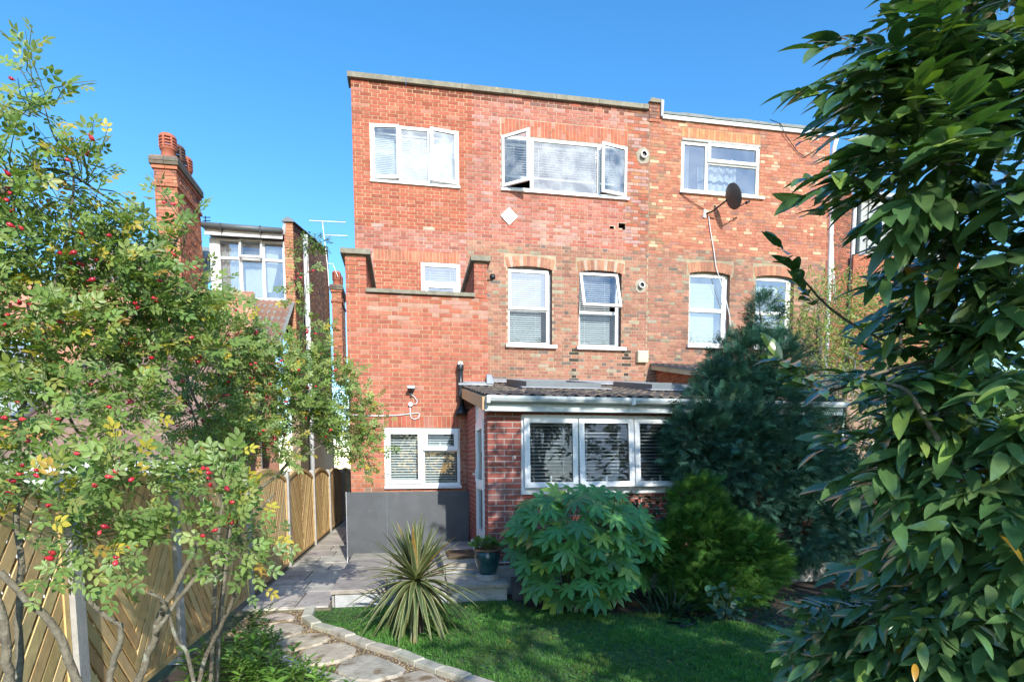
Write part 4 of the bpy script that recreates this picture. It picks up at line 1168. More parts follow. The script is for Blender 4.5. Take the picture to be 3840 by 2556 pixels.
# ------------------------------------------------------------------ neighbours on the left
nb = empty('neighbour_house', (-4, 17, 0), 'brick house on the left with a white framed dormer window and tiled slope', 'house')
YD = 17.0
mb = MB(); mb.box(-5.05, -3.09, YD - .34, YD + 3, 7.80, 7.86); mb.build('dormer_roof', 'felt', nb)
mb = MB(); mb.tube([(-5.10, YD - .40, 7.80), (-3.08, YD - .40, 7.77)], .065, 9); mb.build('gutter', 'grey_gutter', nb, True)
for x in (-4.55, -3.6):
    mb = MB(); mb.box(x - .015, x + .015, YD - .47, YD - .32, 7.68, 7.84); mb.build('gutter_bracket', 'black_plastic', nb)
mb = MB(); mb.box(-4.98, -3.09, YD - .30, YD - .26, 7.60, 7.76); mb.build('fascia', 'white_paint', nb)
mb = MB(); mb.box(-4.95, -4.76, YD - .04, YD + .06, 5.9, 7.62); mb.box(-4.95, -4.90, YD - .02, YD + 2.5, 5.9, 7.62); mb.box(-4.85, -4.83, YD - .06, YD - .04, 5.9, 7.62); mb.build('cheek_boards', 'white_paint', nb)
w = bpy.data.objects.new('window', None); COL.objects.link(w); w.parent = nb; w.location = -nb.location; WPOS[w.name] = np.zeros(3)
mb = MB(); window_frame(mb, -4.76, -3.10, 6.10, 7.62, YD - .03, YD + .05, .05)
for a, b in ((-4.25, -4.17), (-3.68, -3.60)): mb.box(a, b, YD - .03, YD + .05, 6.15, 7.57)
for a, b in ((-4.71, -4.25), (-4.17, -3.68), (-3.60, -3.15)): mb.box(a, b, YD - .03, YD + .05, 7.10, 7.16)
mb.build('frame', 'white_paint', w)
for a, b in ((-4.71, -4.25), (-3.60, -3.15)): pane(w, a, b, 7.16, 7.57, YD + .01, 'glass_blue')
for a, b in ((-4.71, -4.25), (-4.17, -3.68), (-3.60, -3.15)): pane(w, a, b, 6.15, 7.10, YD + .01, 'glass_blue')
sash(w, -4.21, -3.64, 7.10, 7.61, YD - .04, .05, 't', R(14), glass='glass_blue', mat='white_paint')
mb = MB(); mb.box(-4.9, -3.05, YD - .10, YD + .05, 6.02, 6.10); mb.build('sill', 'lead', w)
drape('lace_curtain', -4.72, -4.22, 6.15, 7.45, YD + .16, 'gathered white lace curtain in the left light of the dormer', waves=4)
drape('lace_curtain', -4.15, -3.70, 6.15, 6.95, YD + .18, 'white lace panel in the middle light of the dormer', waves=2, amp=.012)
drape('lace_curtain', -4.15, -3.70, 7.18, 7.40, YD + .22, 'small lace pelmet behind the open top light of the dormer', waves=3, amp=.012, scallop=.03)
mb = MB(); n = 14
for i in range(n):
    t0_, t1_ = i / n, (i + 1) / n
    wd = lambda t: .30 - .22 * max(0, (.75 - t)) * 1.2
    za, zb = 6.35 + 1.1 * t0_, 6.35 + 1.1 * t1_
    mb.face([(-3.60, YD + .16, za), (-3.60 + wd(t0_), YD + .18, za), (-3.60 + wd(t1_), YD + .18, zb), (-3.60, YD + .16, zb)])
tag(mb.build('lace_curtain', 'curtain'), 'tied-back lace curtain in the right light of the dormer', 'curtain')
mb = MB(); mb.box(-4.88, -3.1, YD + 2.4, YD + 2.5, 5.6, 7.7); mb.box(-4.88, -3.1, YD + .1, YD + 2.4, 5.95, 6.0); mb.box(-3.16, -3.1, YD + .1, YD + 2.4, 5.9, 7.7); mb.build('dormer_room', 'room', nb)
# brick pier and long flank wall running back
wpx = Wall((-3.08, YD - .10, 0), (1, 0, 0), (0, -1, 0)); PIE = [((.50, .22, .12), .5), ((.55, .28, .16), .3), ((.38, .17, .11), .2)]
wpx.lay(0, .23, 4.6, 8.10, lambda u, v: pick(PIE), ch=.075, L=.235)
mb = MB(); mb.hexa([(-3.068, YD - .088, 0), (-2.862, YD - .088, 0), (-2.862, YD - .088, 8.1), (-3.068, YD - .088, 8.1), (-3.068, YD + 7.5, 0), (-2.862, YD + 7.5, 0), (-2.862, YD + 7.5, 10.0), (-3.068, YD + 7.5, 10.0)], (.36, .28, .19))
pw = mb.build('flank_wall', 'mortar', nb); wpx.build(pw, 0)
wfl = Wall((-2.85, YD - .1, 0), (0, 1, 0), (1, 0, 0))
FLK = [((.34, .17, .10), .4), ((.26, .14, .09), .3), ((.42, .22, .12), .2), ((.16, .1, .075), .1)]
wfl.lay(0, 7.5, 3.4, 9.9, lambda u, v: (pick(FLK) if v < 8.08 + u * .24 else None), ch=.075, L=.235)
wfl.build(pw, 0, 'flank_brickwork')
mb = MB(); mb.hexa([(-3.14, YD - .16, 8.10), (-2.80, YD - .16, 8.10), (-2.90, YD - .16, 8.20), (-3.0, YD - .16, 8.22), (-3.14, YD + 7.5, 10.0), (-2.80, YD + 7.5, 10.0), (-2.90, YD + 7.5, 10.1), (-3.0, YD + 7.5, 10.12)]); mb.build('coping', 'grey_gutter', nb)
mb = MB(); mb.hexa([(-3.16, YD - .15, 7.78), (-3.06, YD - .12, 7.78), (-3.02, YD - .12, 8.06), (-3.09, YD - .12, 8.06), (-3.2, YD + .1, 7.78), (-3.06, YD + .1, 7.78), (-3.05, YD + .1, 8.0), (-3.1, YD + .1, 8.0)]); mb.build('lead_flashing', 'lead', nb)
mb = MB(); mb.tube([(-2.41, 16.0, 7.48), (-2.41, 16.0, 1.0)], .062, 10); tag(mb.build('vent_pipe', 'white_plastic', None, True), 'tall pale grey vent pipe standing beside the flank wall', 'pipe')
# tiled slope below the dormer
tn = tile_mesh('roof_tile', 'tile', w=.30, ln=.37, slope=.75)
mb = MB(); mb.hexa([(-5.4, 14.6, 4.30), (-2.87, 14.6, 4.30), (-2.87, 14.6, 4.33), (-5.4, 14.6, 4.33), (-5.4, 17.0, 6.10), (-2.87, 17.0, 6.10), (-2.87, 17.0, 6.13), (-5.4, 17.0, 6.13)])
nr_ = mb.build('roof', 'felt', nb)
for j in range(8):
    for i in range(8):
        put('roof_tile', tn, nr_, (-5.2 + i * .30 + .0, 14.62 + j * .30, 4.36 + j * .30 * .75), pick([((.27, .15, .105), .6), ((.22, .125, .095), .4)], .15), rot=(random.uniform(-.01, .01), random.uniform(-.015, .015), 0))
mb = MB(); mb.hexa([(-8.5, 15.6, 5.0), (-5.3, 15.6, 5.0), (-5.3, 15.6, 5.05), (-8.5, 15.6, 5.05), (-8.5, 19, 8.0), (-5.0, 19, 8.0), (-5.0, 19, 8.05), (-8.5, 19, 8.05)]); nr2 = mb.build('roof', 'felt', nb)
for j in range(10):
    for i in range(10):
        put('roof_tile', tn, nr2, (-8.2 + i * .30, 15.62 + j * .31, 5.07 + j * .31 * .885), pick([((.27, .15, .105), .6), ((.22, .125, .095), .4)], .15), rot=(.08, random.uniform(-.015, .015), 0))
# rear wall of the left neighbour, glimpsed through the roses
wl_ = Wall((-10, 12.6, 0), (1, 0, 0), (0, -1, 0))
NH = (-8.0 + 10, -6.75 + 10, 2.3, 4.1)
wl_.lay(0, 7.1, 0.2, 5.1, lambda u, v: pick([((.52, .24, .15), .6), ((.56, .30, .2), .3), ((.42, .18, .11), .1)]), [NH], ch=.075, L=.235)
nwall = wl_.mortar('rear_wall', nb, (0, 7.1), (0, 5.1), lambda u, v: (.45, .36, .26), [NH + ((.5, .45, .4),)])
wl_.build(nwall, 0)
mb = MB(); window_frame(mb, -8.0, -6.75, 2.3, 4.1, 12.62, 12.7, .07); mb.box(-7.41, -7.34, 12.62, 12.7, 2.37, 4.03); mb.build('window_frame', 'upvc', nb)
mb = MB(); mb.face([(-7.93, 12.66, 2.37), (-6.82, 12.66, 2.37), (-6.82, 12.66, 4.03), (-7.93, 12.66, 4.03)]); mb.build('window_pane', 'glass_blue', nb)
drape('pink_curtain', -7.3, -6.85, 2.4, 4.0, 12.85, 'pink curtain in the window behind the rose bush', waves=5, mat='pink_cloth')
drape('white_curtain', -7.9, -7.3, 2.4, 4.0, 12.85, 'white curtain in the window behind the rose bush', waves=5)
mb = MB(); mb.box(-8.5, -5.3, 15.55, 15.6, 0, 5.0); mb.box(-5.35, -2.95, 14.55, 14.6, 0, 4.3); mb.build('body_wall', 'render', nb)

# chimney stacks
def chimney(x0, x1, y0, y1, zb, zt, label, pots, n_one):
    c = empty('chimney_stack', ((x0 + x1) / 2, y0, zb), label, 'chimney')
    CB = [((.48, .18, .10), .45), ((.52, .24, .14), .25), ((.36, .14, .09), .2), ((.22, .11, .08), .1)]
    mb = MB(); mb.box(x0 + .012, x1 - .012, y0 + .012, y1 - .012, zb, zt, (.40, .30, .21))
    body = mb.build('stack', 'mortar', c)
    a = Wall((x0, y0, 0), (1, 0, 0), (0, -1, 0)); a.lay(0, x1 - x0, zb, zt - .02, lambda u, v: pick(CB), ch=.075, L=.235, rough=.004); a.build(body, n_one, 'front_bricks')
    a = Wall((x1, y0, 0), (0, 1, 0), (1, 0, 0)); a.lay(0, y1 - y0, zb, zt - .02, lambda u, v: pick(CB), ch=.075, L=.235, rough=.006); a.build(body, 0, 'side_bricks')
    for e_, z_, h_, m_ in ((.04, zt - .55, .075, (.45, .17, .10)), (.04, zt - .17, .075, (.42, .16, .09)), (.075, zt - .09, .075, (.16, .13, .10)), (.075, zt - .01, .075, (.17, .14, .11)), (.05, zt + .07, .04, (.20, .17, .13))):
        b = MB()
        n = max(2, int((x1 - x0 + 2 * e_) / .235)); wdx = (x1 - x0 + 2 * e_) / n
        for i in range(n):
            b.box(x0 - e_ + i * wdx + .004, x0 - e_ + (i + 1) * wdx - .004, y0 - e_, y1 + e_, z_, z_ + h_ - .006, jit(m_, .2))
        b.build('oversailing_course', 'brick', c)
    for (px, py, h_, m_, r_) in pots:
        p = empty('chimney_pot', (px, py, zt + .1), None); p.parent = c; p.location = (px - c.location.x, py - c.location.y, zt + .1 - c.location.z); WPOS[p.name] = np.array((px, py, zt + .1))
        b = MB(); b.lathe([(r_ * 1.05, 0), (r_ * 1.0, .05), (r_ * .9, h_ * .42), (r_ * 1.08, h_ * .44), (r_ * 1.1, h_ * .49), (r_ * 1.0, h_ * .51)], 18, (px, py, zt + .09)); b.build('barrel', m_, p, True)
        for k in range(4):
            z_ = zt + .09 + h_ * (.52 + k * .115)
            b = MB(); b.lathe([(r_ * .95, 0), (r_ * 1.12, .0), (r_ * 1.12, h_ * .06), (r_ * .95, h_ * .06)], 18, (px, py, z_)); b.build('louvre_ring', m_, p, True)
        b = MB()
        for k in range(6):
            t = k * PI / 3 + .3
            b.box(px + r_ * math.cos(t) - .02, px + r_ * math.cos(t) + .02, py + r_ * math.sin(t) - .02, py + r_ * math.sin(t) + .02, zt + .09 + h_ * .5, zt + .09 + h_ * .95)
        b.build('rib', m_, p)
        b = MB(); b.lathe([(r_ * 1.05, 0), (r_ * 1.05, .03), (r_ * .8, .06), (r_ * .4, .075), (.0, .08)], 18, (px, py, zt + .09 + h_ * .93)); b.build('cap', m_, p, True)
    return c


chimney(-5.48, -5.01, 15.0, 16.55, 5.0, 8.53, 'tall brick chimney stack with three louvred clay pots', [(-5.24, 15.25, .58, 'terracotta', .16), (-5.22, 15.72, .58, 'pot_dark', .16), (-5.22, 16.2, .56, 'terracotta', .16)], 110)
chimney(-2.72, -2.36, 24.0, 25.4, 5.0, 8.52, 'smaller distant chimney with red clay pots behind the flank wall', [(-2.54, 24.25, .55, 'terracotta', .15), (-2.52, 24.75, .55, 'terracotta', .15)], 40)
# aerials
def yagi(e, x0, x1, y, z, n):
    mb = MB(); mb.tube([(x0, y, z), (x1, y, z + .02)], .010, 5); mb.build('boom', 'metal', e)
    for i in range(n):
        x = x0 + (x1 - x0) * (i + .5) / n
        mb = MB(); mb.tube([(x, y, z - .07), (x, y, z + .08)], .005, 4); mb.build('element', 'metal', e)


e = empty('tv_aerial', (-2.42, 20, 8), 'two-armed television aerial on a thin mast behind the flank wall', 'aerial')
mb = MB(); mb.tube([(-2.34, 20, 7.4), (-2.36, 20, 8.0), (-2.48, 20, 9.36)], .016, 6); mb.build('mast', 'metal', e)
yagi(e, -2.88, -1.77, 20, 9.38, 14); yagi(e, -2.40, -1.73, 20, 8.97, 9)
mb = MB(); mb.tube([(-2.36, 20, 8.1), (-2.2, 20, 8.1), (-2.05, 20, 7.7)], .010, 5); mb.build('stay', 'metal', e)
e = empty('small_aerial', (-4.9, 16.6, 7.3), 'small dark aerial poking out behind the chimney stack', 'aerial')
for k, z in enumerate((7.98, 7.90, 7.84)):
    mb = MB(); mb.tube([(-4.98, 16.62, z), (-4.80, 16.62, z + .01)], .012, 4); mb.build('arm', 'black_plastic', e)
mb = MB(); mb.tube([(-4.92, 16.62, 7.80), (-4.92, 16.62, 8.02)], .012, 4); mb.build('stem', 'black_plastic', e)

# low tiled lean-to and timber cabin beyond the fence
ln = empty('neighbour_lean_to', (-4.2, 9, 0), 'low lean-to with weathered brown tiles and a grey gutter behind the fence', 'lean-to')
mb = MB(); mb.hexa([(-5.0, 7.9, 1.72), (-2.6, 7.9, 1.72), (-2.6, 7.9, 1.76), (-5.0, 7.9, 1.76), (-5.0, 11.2, 3.55), (-2.6, 11.2, 3.55), (-2.6, 11.2, 3.59), (-5.0, 11.2, 3.59)]); lr = mb.build('roof', 'felt', ln)
tl = tile_mesh('roof_tile', 'tile', w=.30, ln=.37, slope=.55)
for j in range(11):
    for i in range(8):
        put('roof_tile', tl, lr, (-4.82 + i * .30, 7.88 + j * .30, 1.78 + j * .30 * .555), pick([((.30, .19, .14), .6), ((.25, .155, .12), .4)], .15), rot=(random.uniform(-.01, .01), random.uniform(-.015, .015), 0))
mb = MB(); mb.tube([(-5.06, 7.8, 1.80), (-4.97, 9.0, 2.45), (-4.92, 11.1, 3.62)], .07, 9); mb.build('gutter_pipe', 'metal', ln, True)
mb = MB(); mb.box(-4.95, -2.65, 8.0, 8.1, 0, 1.72); mb.build('front_wall', 'white_paint', ln)
mb = MB(); mb.box(-5.0, -2.6, 7.84, 7.9, 1.60, 1.73); mb.build('fascia', 'white_paint', ln)
cb = empty('timber_cabin', (-5.2, 8.6, 0), 'orange timber cabin wall with a white window left behind the fence', 'cabin')
for k in range(14):
    mb = MB()
    z_ = .3 + k * .14
    for a, b in (((-7.5, -4.40),) if not (1.40 < z_ < 1.95) else ((-4.52, -4.40),)):
        mb.box(a, b, 8.35, 8.42, z_, z_ + .135)
    mb.build('board', 'cabin', cb)
mb = MB(); mb.box(-7.5, -4.36, 8.30, 8.36, 2.10, 2.22); mb.box(-4.50, -4.42, 8.31, 8.35, 1.35, 2.10); mb.build('trim', 'cabin', cb)
mb = MB(); window_frame(mb, -5.6, -4.53, 1.42, 1.98, 8.34, 8.40, .05); mb.build('window_frame', 'upvc', cb)
mb = MB(); mb.face([(-5.55, 8.38, 1.47), (-4.58, 8.38, 1.47), (-4.58, 8.38, 1.93), (-5.55, 8.38, 1.93)]); mb.build('window_pane', 'glass_blue', cb)
mb = MB(); mb.box(-7.5, -4.45, 8.42, 9.5, 0, 2.1); mb.build('body', 'room', cb)
# ------------------------------------------------------------------ fence
FXX = -2.02
POSTS = [2.3, 3.95 - .05, 5.48, 7.85, 10.42, 13.25, 15.85, 18.9, 21.6]
for i, py in enumerate(POSTS):
    lab = ['concrete fence post nearest the camera behind the rose stems', 'concrete fence post behind the thick rose trunks', 'rounded concrete fence post beside the drooping rose spray',
           'concrete fence post behind the dark forked branch', 'pale concrete fence post at the foot of the shaded path', 'concrete fence post opposite the corner of the block',
           'concrete fence post a little past the house corner', 'thin concrete fence post far down the side passage', 'farthest concrete fence post down the passage'][i]
    mb = MB(); ht = 1.60 if i != 2 else 1.63
    a, b = py - .055, py + .055
    mb.hexa([(FXX - .06, a, GZ), (FXX + .06, a, GZ), (FXX + .06, a, ht - .05), (FXX - .06, a, ht - .05), (FXX - .06, b, GZ), (FXX + .06, b, GZ), (FXX + .06, b, ht - .05), (FXX - .06, b, ht - .05)], skip=(4,))
    mb.hexa([(FXX - .06, a, ht - .05), (FXX + .06, a, ht - .05), (FXX + .035, a + .02, ht), (FXX - .035, a + .02, ht), (FXX - .06, b, ht - .05), (FXX + .06, b, ht - .05), (FXX + .035, b - .02, ht), (FXX - .035, b - .02, ht)])
    tag(mb.build('fence_post', 'concrete'), lab, 'fence post', 'concrete posts of the garden fence')


def clip(p, d, poly):
    t0, t1 = -99, 99
    n = len(poly)
    for i in range(n):
        a, b = poly[i], poly[(i + 1) % n]
        nx, ny = -(b[1] - a[1]), b[0] - a[0]
        num = (p[0] - a[0]) * nx + (p[1] - a[1]) * ny
        den = d[0] * nx + d[1] * ny
        if abs(den) < 1e-9:
            if num < 0: return None
            continue
        t = -num / den
        if den > 0: t0 = max(t0, t)
        else: t1 = min(t1, t)
    return (t0, t1) if t1 - t0 > .06 else None


FCOL = [((.66, .45, .195), .5), ((.72, .52, .25), .3), ((.54, .35, .145), .2)]


def fence_panel(y0, y1, label, zl, zh, z0=.03):
    e = empty('slatted_fence', (FXX, (y0 + y1) / 2, z0), label, 'fence', 'diagonal slatted fence panels')
    yc = (y0 + y1) / 2
    top = lambda y_: zl + (zh - zl) * (1 - ((y_ - yc) / ((y1 - y0) / 2)) ** 2)
    fw = .045
    mb = MB(); mb.box(FXX - .028, FXX + .028, y0, y0 + fw, z0, zl); mb.build('stile', 'fence', e, color=pick(FCOL))
    mb = MB(); mb.box(FXX - .028, FXX + .028, y1 - fw, y1, z0, zl); mb.build('stile', 'fence', e, color=pick(FCOL))
    mb = MB(); mb.box(FXX - .028, FXX + .028, y0 + fw, y1 - fw, z0, z0 + fw); mb.build('bottom_rail', 'fence', e, color=pick(FCOL))
    mb = MB(); mb.box(FXX - .017, FXX + .0025, yc - .035, yc + .035, z0 + fw, zh - .04); mb.build('centre_stile', 'fence', e, color=pick(FCOL))
    mb = MB(); n = 14
    for i in range(n):
        a, b = y0 + (y1 - y0) * i / n, y0 + (y1 - y0) * (i + 1) / n
        mb.hexa([(FXX + .032, a, top(a) - .06), (FXX + .032, b, top(b) - .06), (FXX + .032, b, top(b)), (FXX + .032, a, top(a)), (FXX - .032, a, top(a) - .06), (FXX - .032, b, top(b) - .06), (FXX - .032, b, top(b)), (FXX - .032, a, top(a))])
    mb.build('top_rail', 'fence', e, color=pick(FCOL))
    for half in (0, 1):
        ya, yb_ = (y0 + fw * .5, yc + .02) if half == 0 else (yc - .02, y1 - fw * .5)
        k = 6
        poly = [(ya, z0 + .02), (yb_, z0 + .02)] + [(yb_ - (yb_ - ya) * i / k, top(yb_ - (yb_ - ya) * i / k) - .03) for i in range(k + 1)]
        for layer in (0, 1):
            sg = (1 if half == 0 else -1) * (1 if layer == 0 else -1)
            d = np.array([1.0, -1.25 * sg]); d /= np.linalg.norm(d)
            nrm = np.array([-d[1], d[0]])
            pitch, wd = (.105, .083)
            c0 = np.array([(ya + yb_) / 2, .8])
            for q in range(-22, 23):
                p = c0 + nrm * (q * pitch + random.uniform(-.004, .004))
                t = clip(p, d, poly)
                if not t: continue
                a, b = p + d * t[0], p + d * t[1]
                w2 = nrm * wd / 2
                x_ = FXX + (.0045 if layer == 0 else -.016) + random.uniform(-.0005, .004)
                mb = MB()
                mb.hexa([(x_ + .011, *(a - w2)), (x_ + .011, *(b - w2)), (x_ + .011, *(b + w2)), (x_ + .011, *(a + w2)), (x_, *(a - w2)), (x_, *(b - w2)), (x_, *(b + w2)), (x_, *(a + w2))])
                mb.build('slat', 'fence', e, color=pick(FCOL, .16))
    return e


PL = ['slatted fence panel at the left frame edge behind the rose trunks', 'domed slatted fence panel behind the near rose stems', 'slatted fence panel just past the rounded post',
      'sunlit slatted fence panel beside the shadowed paving', 'sunlit slatted fence panel beyond the pale post', 'slatted fence panel opposite the house corner',
      'darker slatted fence panel in the side passage', 'last slatted fence panel at the end of the passage']
for i, (a, b) in enumerate(zip(POSTS[:-1], POSTS[1:])):
    fence_panel(a + .06, b - .06, PL[i], 1.47, 1.64)

# ------------------------------------------------------------------ paving
mb = MB(); mb.box(-2.10, -.93, 7.18, 24, -.5, -.022)
path = tag(mb.build('path', 'joint'), kind='structure')
SLC = [((.50, .47, .40), .5), ((.55, .515, .44), .3), ((.45, .42, .36), .2)]


def flag(parent, x0, x1, y0, y1, z, th=.05, col=None, name='paving_slab', mat='slab'):
    mb = MB(); g = .006; t = random.uniform(-.003, .003); b = .006
    g = .009; x0 += g; x1 -= g; y0 += g; y1 -= g
    mb.hexa([(x0, y0, z - th), (x1, y0, z - th), (x1, y1, z - th), (x0, y1, z - th), (x0, y0, z - b + t), (x1, y0, z - b + t), (x1, y1, z - b), (x0, y1, z - b)], skip=(1,))
    mb.hexa([(x0, y0, z - b + t), (x1, y0, z - b + t), (x1, y1, z - b), (x0, y1, z - b), (x0 + b, y0 + b, z + t), (x1 - b, y0 + b, z + t), (x1 - b, y1 - b, z), (x0 + b, y1 - b, z)], skip=(0,))
    return mb.build(name, mat, parent, color=col or pick(SLC, .1))


rows = [(7.22, 8.12, -1.35), (8.12, 8.98, -1.42), (8.98, 9.80, -1.52), (9.80, 10.55, -1.30), (10.55, 11.3, -1.6), (11.3, 12.1, -1.4), (12.1, 12.9, -1.55), (12.9, 13.8, -1.35), (13.8, 14.7, -1.5), (14.7, 15.6, -1.4),
        (15.6, 16.5, -1.55), (16.5, 17.4, -1.35), (17.4, 18.3, -1.5), (18.3, 19.2, -1.4), (19.2, 20.1, -1.5), (20.1, 21, -1.4)]
for a, b, s in rows:
    flag(path, -1.95, s, a, b, 0); flag(path, s, -.955, a, b, 0)

# raised patio: two levels of slabs with slab risers
mb = MB(); mb.box(-.90, 1.24, 7.36, 10.7, -.3, .115); mb.box(.50, 1.06, 8.04, 10.7, .115, .285)
patio = tag(mb.build('patio', 'joint'), kind='structure')
PC = [((.37, .335, .28), .5), ((.42, .385, .32), .3), ((.31, .28, .235), .2)]
for (a, b, c, d) in ((-.95, -.28, 7.28, 8.05), (-.28, .48, 7.28, 8.05), (.48, 1.27, 7.28, 8.05), (-.95, -.10, 8.05, 8.9), (-.10, .5, 8.05, 8.9), (-.95, -.28, 8.9, 9.75), (-.28, .5, 8.9, 9.75), (-.95, -.1, 9.75, 10.72), (-.1, .5, 9.75, 10.72)):
    flag(patio, a, b, c, d, .17, .05, pick(PC, .1))
for (a, b, c, d) in ((.46, 1.07, 7.98, 8.9), (.46, 1.07, 8.9, 9.8), (.46, 1.07, 9.8, 10.72)):
    flag(patio, a, b, c, d, .335, .05, pick(PC, .1))
for (a, b) in ((-.90, -.25), (-.25, .47), (.47, 1.24)):
    mb = MB(); mb.box(a + .005, b - .005, 7.325, 7.355, -.08, .112); mb.build('riser_slab', 'slab', patio, color=pick([((.46, .465, .46), 1)], .08))
mb = MB(); mb.box(-.935, -.905, 7.34, 10.6, -.05, .112); mb.build('riser_slab', 'slab', patio, color=(.33, .32, .30))
mb = MB(); mb.box(.50, 1.05, 8.01, 8.035, .176, .283); mb.build('riser_slab', 'slab', patio, color=(.34, .35, .35))
mb = MB(); mb.box(.478, .496, 8.05, 10.65, .176, .283); mb.build('riser_slab', 'slab', patio, color=(.34, .35, .35))
mb = MB(); mb.box(1.06, 6.2, 7.75, 7.90, -.3, .30); mb.build('footing', 'concrete', patio)
mb = MB(); mb.hexa([(1.30, 7.25, -.05), (1.75, 7.32, -.05), (1.72, 7.40, .22), (1.30, 7.36, .24), (1.30, 7.30, -.05), (1.75, 7.37, -.05), (1.72, 7.44, .22), (1.30, 7.40, .24)])
tag(mb.build('loose_slab', 'slab', None, color=(.13, .10, .10)), 'dark loose slab leaning by the patio beside the fatsia', 'slab')
e = empty('door_mat', (.8, 8.6, .34), 'dark ribbed mat on the upper step below the door', 'mat')
mb = MB(); mb.box(.56, 1.0, 8.35, 9.15, .338, .35); mb.build('backing', 'mat', e)
for k in range(10):
    mb = MB(); mb.box(.57, .99, 8.37 + k * .078, 8.415 + k * .078, .352, .365); mb.build('rib', 'mat', e)

# big dark board standing on edge against the block
bd = empty('folded_table', (0, 10.35, .1), 'large dark grey board standing on edge on metal legs below the block window', 'board')
mb = MB()
mb.hexa([(-1.03, 10.36, .115), (1.05, 10.36, .115), (1.09, 10.42, 1.225), (-1.03, 10.42, 1.225), (-1.03, 10.40, .115), (1.05, 10.40, .115), (1.09, 10.46, 1.225), (-1.03, 10.46, 1.225)])
mb.build('panel', 'board', bd)
mb = MB(); mb.hexa([(-1.032, 10.352, .115), (-1.03, 10.47, .115), (-1.03, 10.47, 1.235), (-1.032, 10.41, 1.235), (-1.042, 10.352, .115), (-1.042, 10.47, .115), (-1.042, 10.47, 1.235), (-1.042, 10.41, 1.235)]); mb.build('edge_trim', 'metal', bd)
for x_ in (-1.0, 1.0):
    mb = MB(); mb.tube([(x_, 10.44, .9), (x_, 10.42, .35), (x_ - .05 * (1 if x_ < 0 else -1), 10.36, .01)], .016, 7); mb.build('leg', 'metal', bd)
mb = MB(); mb.hexa([(-.36, 10.354, .13), (-.352, 10.354, .13), (-.352, 10.413, 1.21), (-.36, 10.413, 1.21), (-.36, 10.37, .13), (-.352, 10.37, .13), (-.352, 10.43, 1.21), (-.36, 10.43, 1.21)]); mb.build('seam_strip', 'grey_gutter', bd)
mb = MB(); mb.box(-.98, -.86, 10.34, 10.44, .02, .115); mb.build('block', 'cabin', bd)

# glazed pot on a stone foot
PCX, PCY = 1.02, 7.60
e = empty('stone_foot', (PCX, PCY, .17), 'rough round stone foot under the glazed pot', 'stone')
mb = MB(); mb.lathe([(.0, .0), (.15, .0), (.158, .012), (.155, .07), (.14, .078), (.0, .078)], 18, (PCX, PCY, .172)); mb.build('disc', 'concrete', e)
e = empty('plant_pot', (PCX, PCY, .25), 'teal glazed round pot on the patio edge holding a small green plant', 'pot')
mb = MB(); mb.lathe([(.0, .0), (.105, .0), (.115, .02), (.145, .10), (.168, .20), (.170, .25), (.155, .29), (.150, .30)], 26, (PCX, PCY, .252)); mb.build('body', 'pot', e, True)
mb = MB(); mb.lathe([(.150, .298), (.172, .305), (.176, .325), (.165, .335), (.150, .325), (.145, .27)], 26, (PCX, PCY, .252)); mb.build('rim', pm('bare_clay_rim', (.16, .10, .06), .6, var=(9, .3)), e, True)
mb = MB(); mb.lathe([(.0, .285), (.148, .28)], 20, (PCX, PCY, .252)); mb.build('compost', 'soil', e)

# ------------------------------------------------------------------ lawn, gravel path, edging
mb = MB(); mb.box(-1.2, 9.0, .5, 7.6, GZ - .3, GZ)
lawn = tag(mb.build('lawn', 'turf'), kind='structure')
EDGE_R = [(-1.17, 7.26), (-1.13, 6.72), (-.98, 6.40), (-.76, 6.15), (-.58, 5.87), (-.36, 5.56), (-.11, 5.29), (.08, 4.99), (.25, 4.76), (.44, 4.53), (.66, 4.25), (.9, 3.95), (1.1, 3.6)]
EDGE_L = [(-1.50, 5.90), (-1.33, 5.62), (-1.13, 5.36), (-.95, 5.10), (-.79, 4.90), (-.55, 4.68), (-.3, 4.4), (-.1, 4.1)]
mb = MB()
gp = [(-1.85, 7.24)] + EDGE_R + [(.2, 3.4), (-.1, 4.1), (-.55, 4.68), (-1.13, 5.36), (-1.5, 5.9), (-1.85, 6.3)]
mb.face([(x, y_, GZ + .008) for x, y_ in reversed(gp)][::-1])
gravel_bed = tag(mb.build('garden_path', pm('path_bed', (.17, .13, .085), .95, var=(30, .5), bump=(120, .9))), kind='structure')
EC = [((.50, .47, .38), .6), ((.44, .41, .33), .4)]


def kerb(a, b, wd=.115, z=.03):
    a, b = np.array(a), np.array(b); d = b - a; L_ = np.linalg.norm(d); d /= L_; n = np.array([-d[1], d[0]])
    a2, b2 = a + d * .006, b - d * .006
    mb = MB(); h = random.uniform(-.006, .006)
    q = [a2 - n * wd / 2, b2 - n * wd / 2, b2 + n * wd / 2, a2 + n * wd / 2]
    z1 = GZ + z + .03 + h
    mb.hexa([(*p, GZ - .08) for p in q] + [(*p, z1 - .012) for p in q], skip=(1,))
    c = sum(q) / 4
    mb.hexa([(*p, z1 - .012) for p in q] + [(*(c + (p - c) * np.array([.93, .93])), z1) for p in q], skip=(0,))
    mb.build('edging_stone', 'slab', gravel_bed, color=pick(EC, .12))


for a, b in zip(EDGE_R[:-1], EDGE_R[1:]): kerb(a, b)
for a, b in zip(EDGE_L[:-1], EDGE_L[1:]): kerb(a, b, .12, .01)
for a, b in ((-1.86, -1.54), (-1.54, -1.21)): kerb((a, 7.235), (b, 7.235), .09, .02)

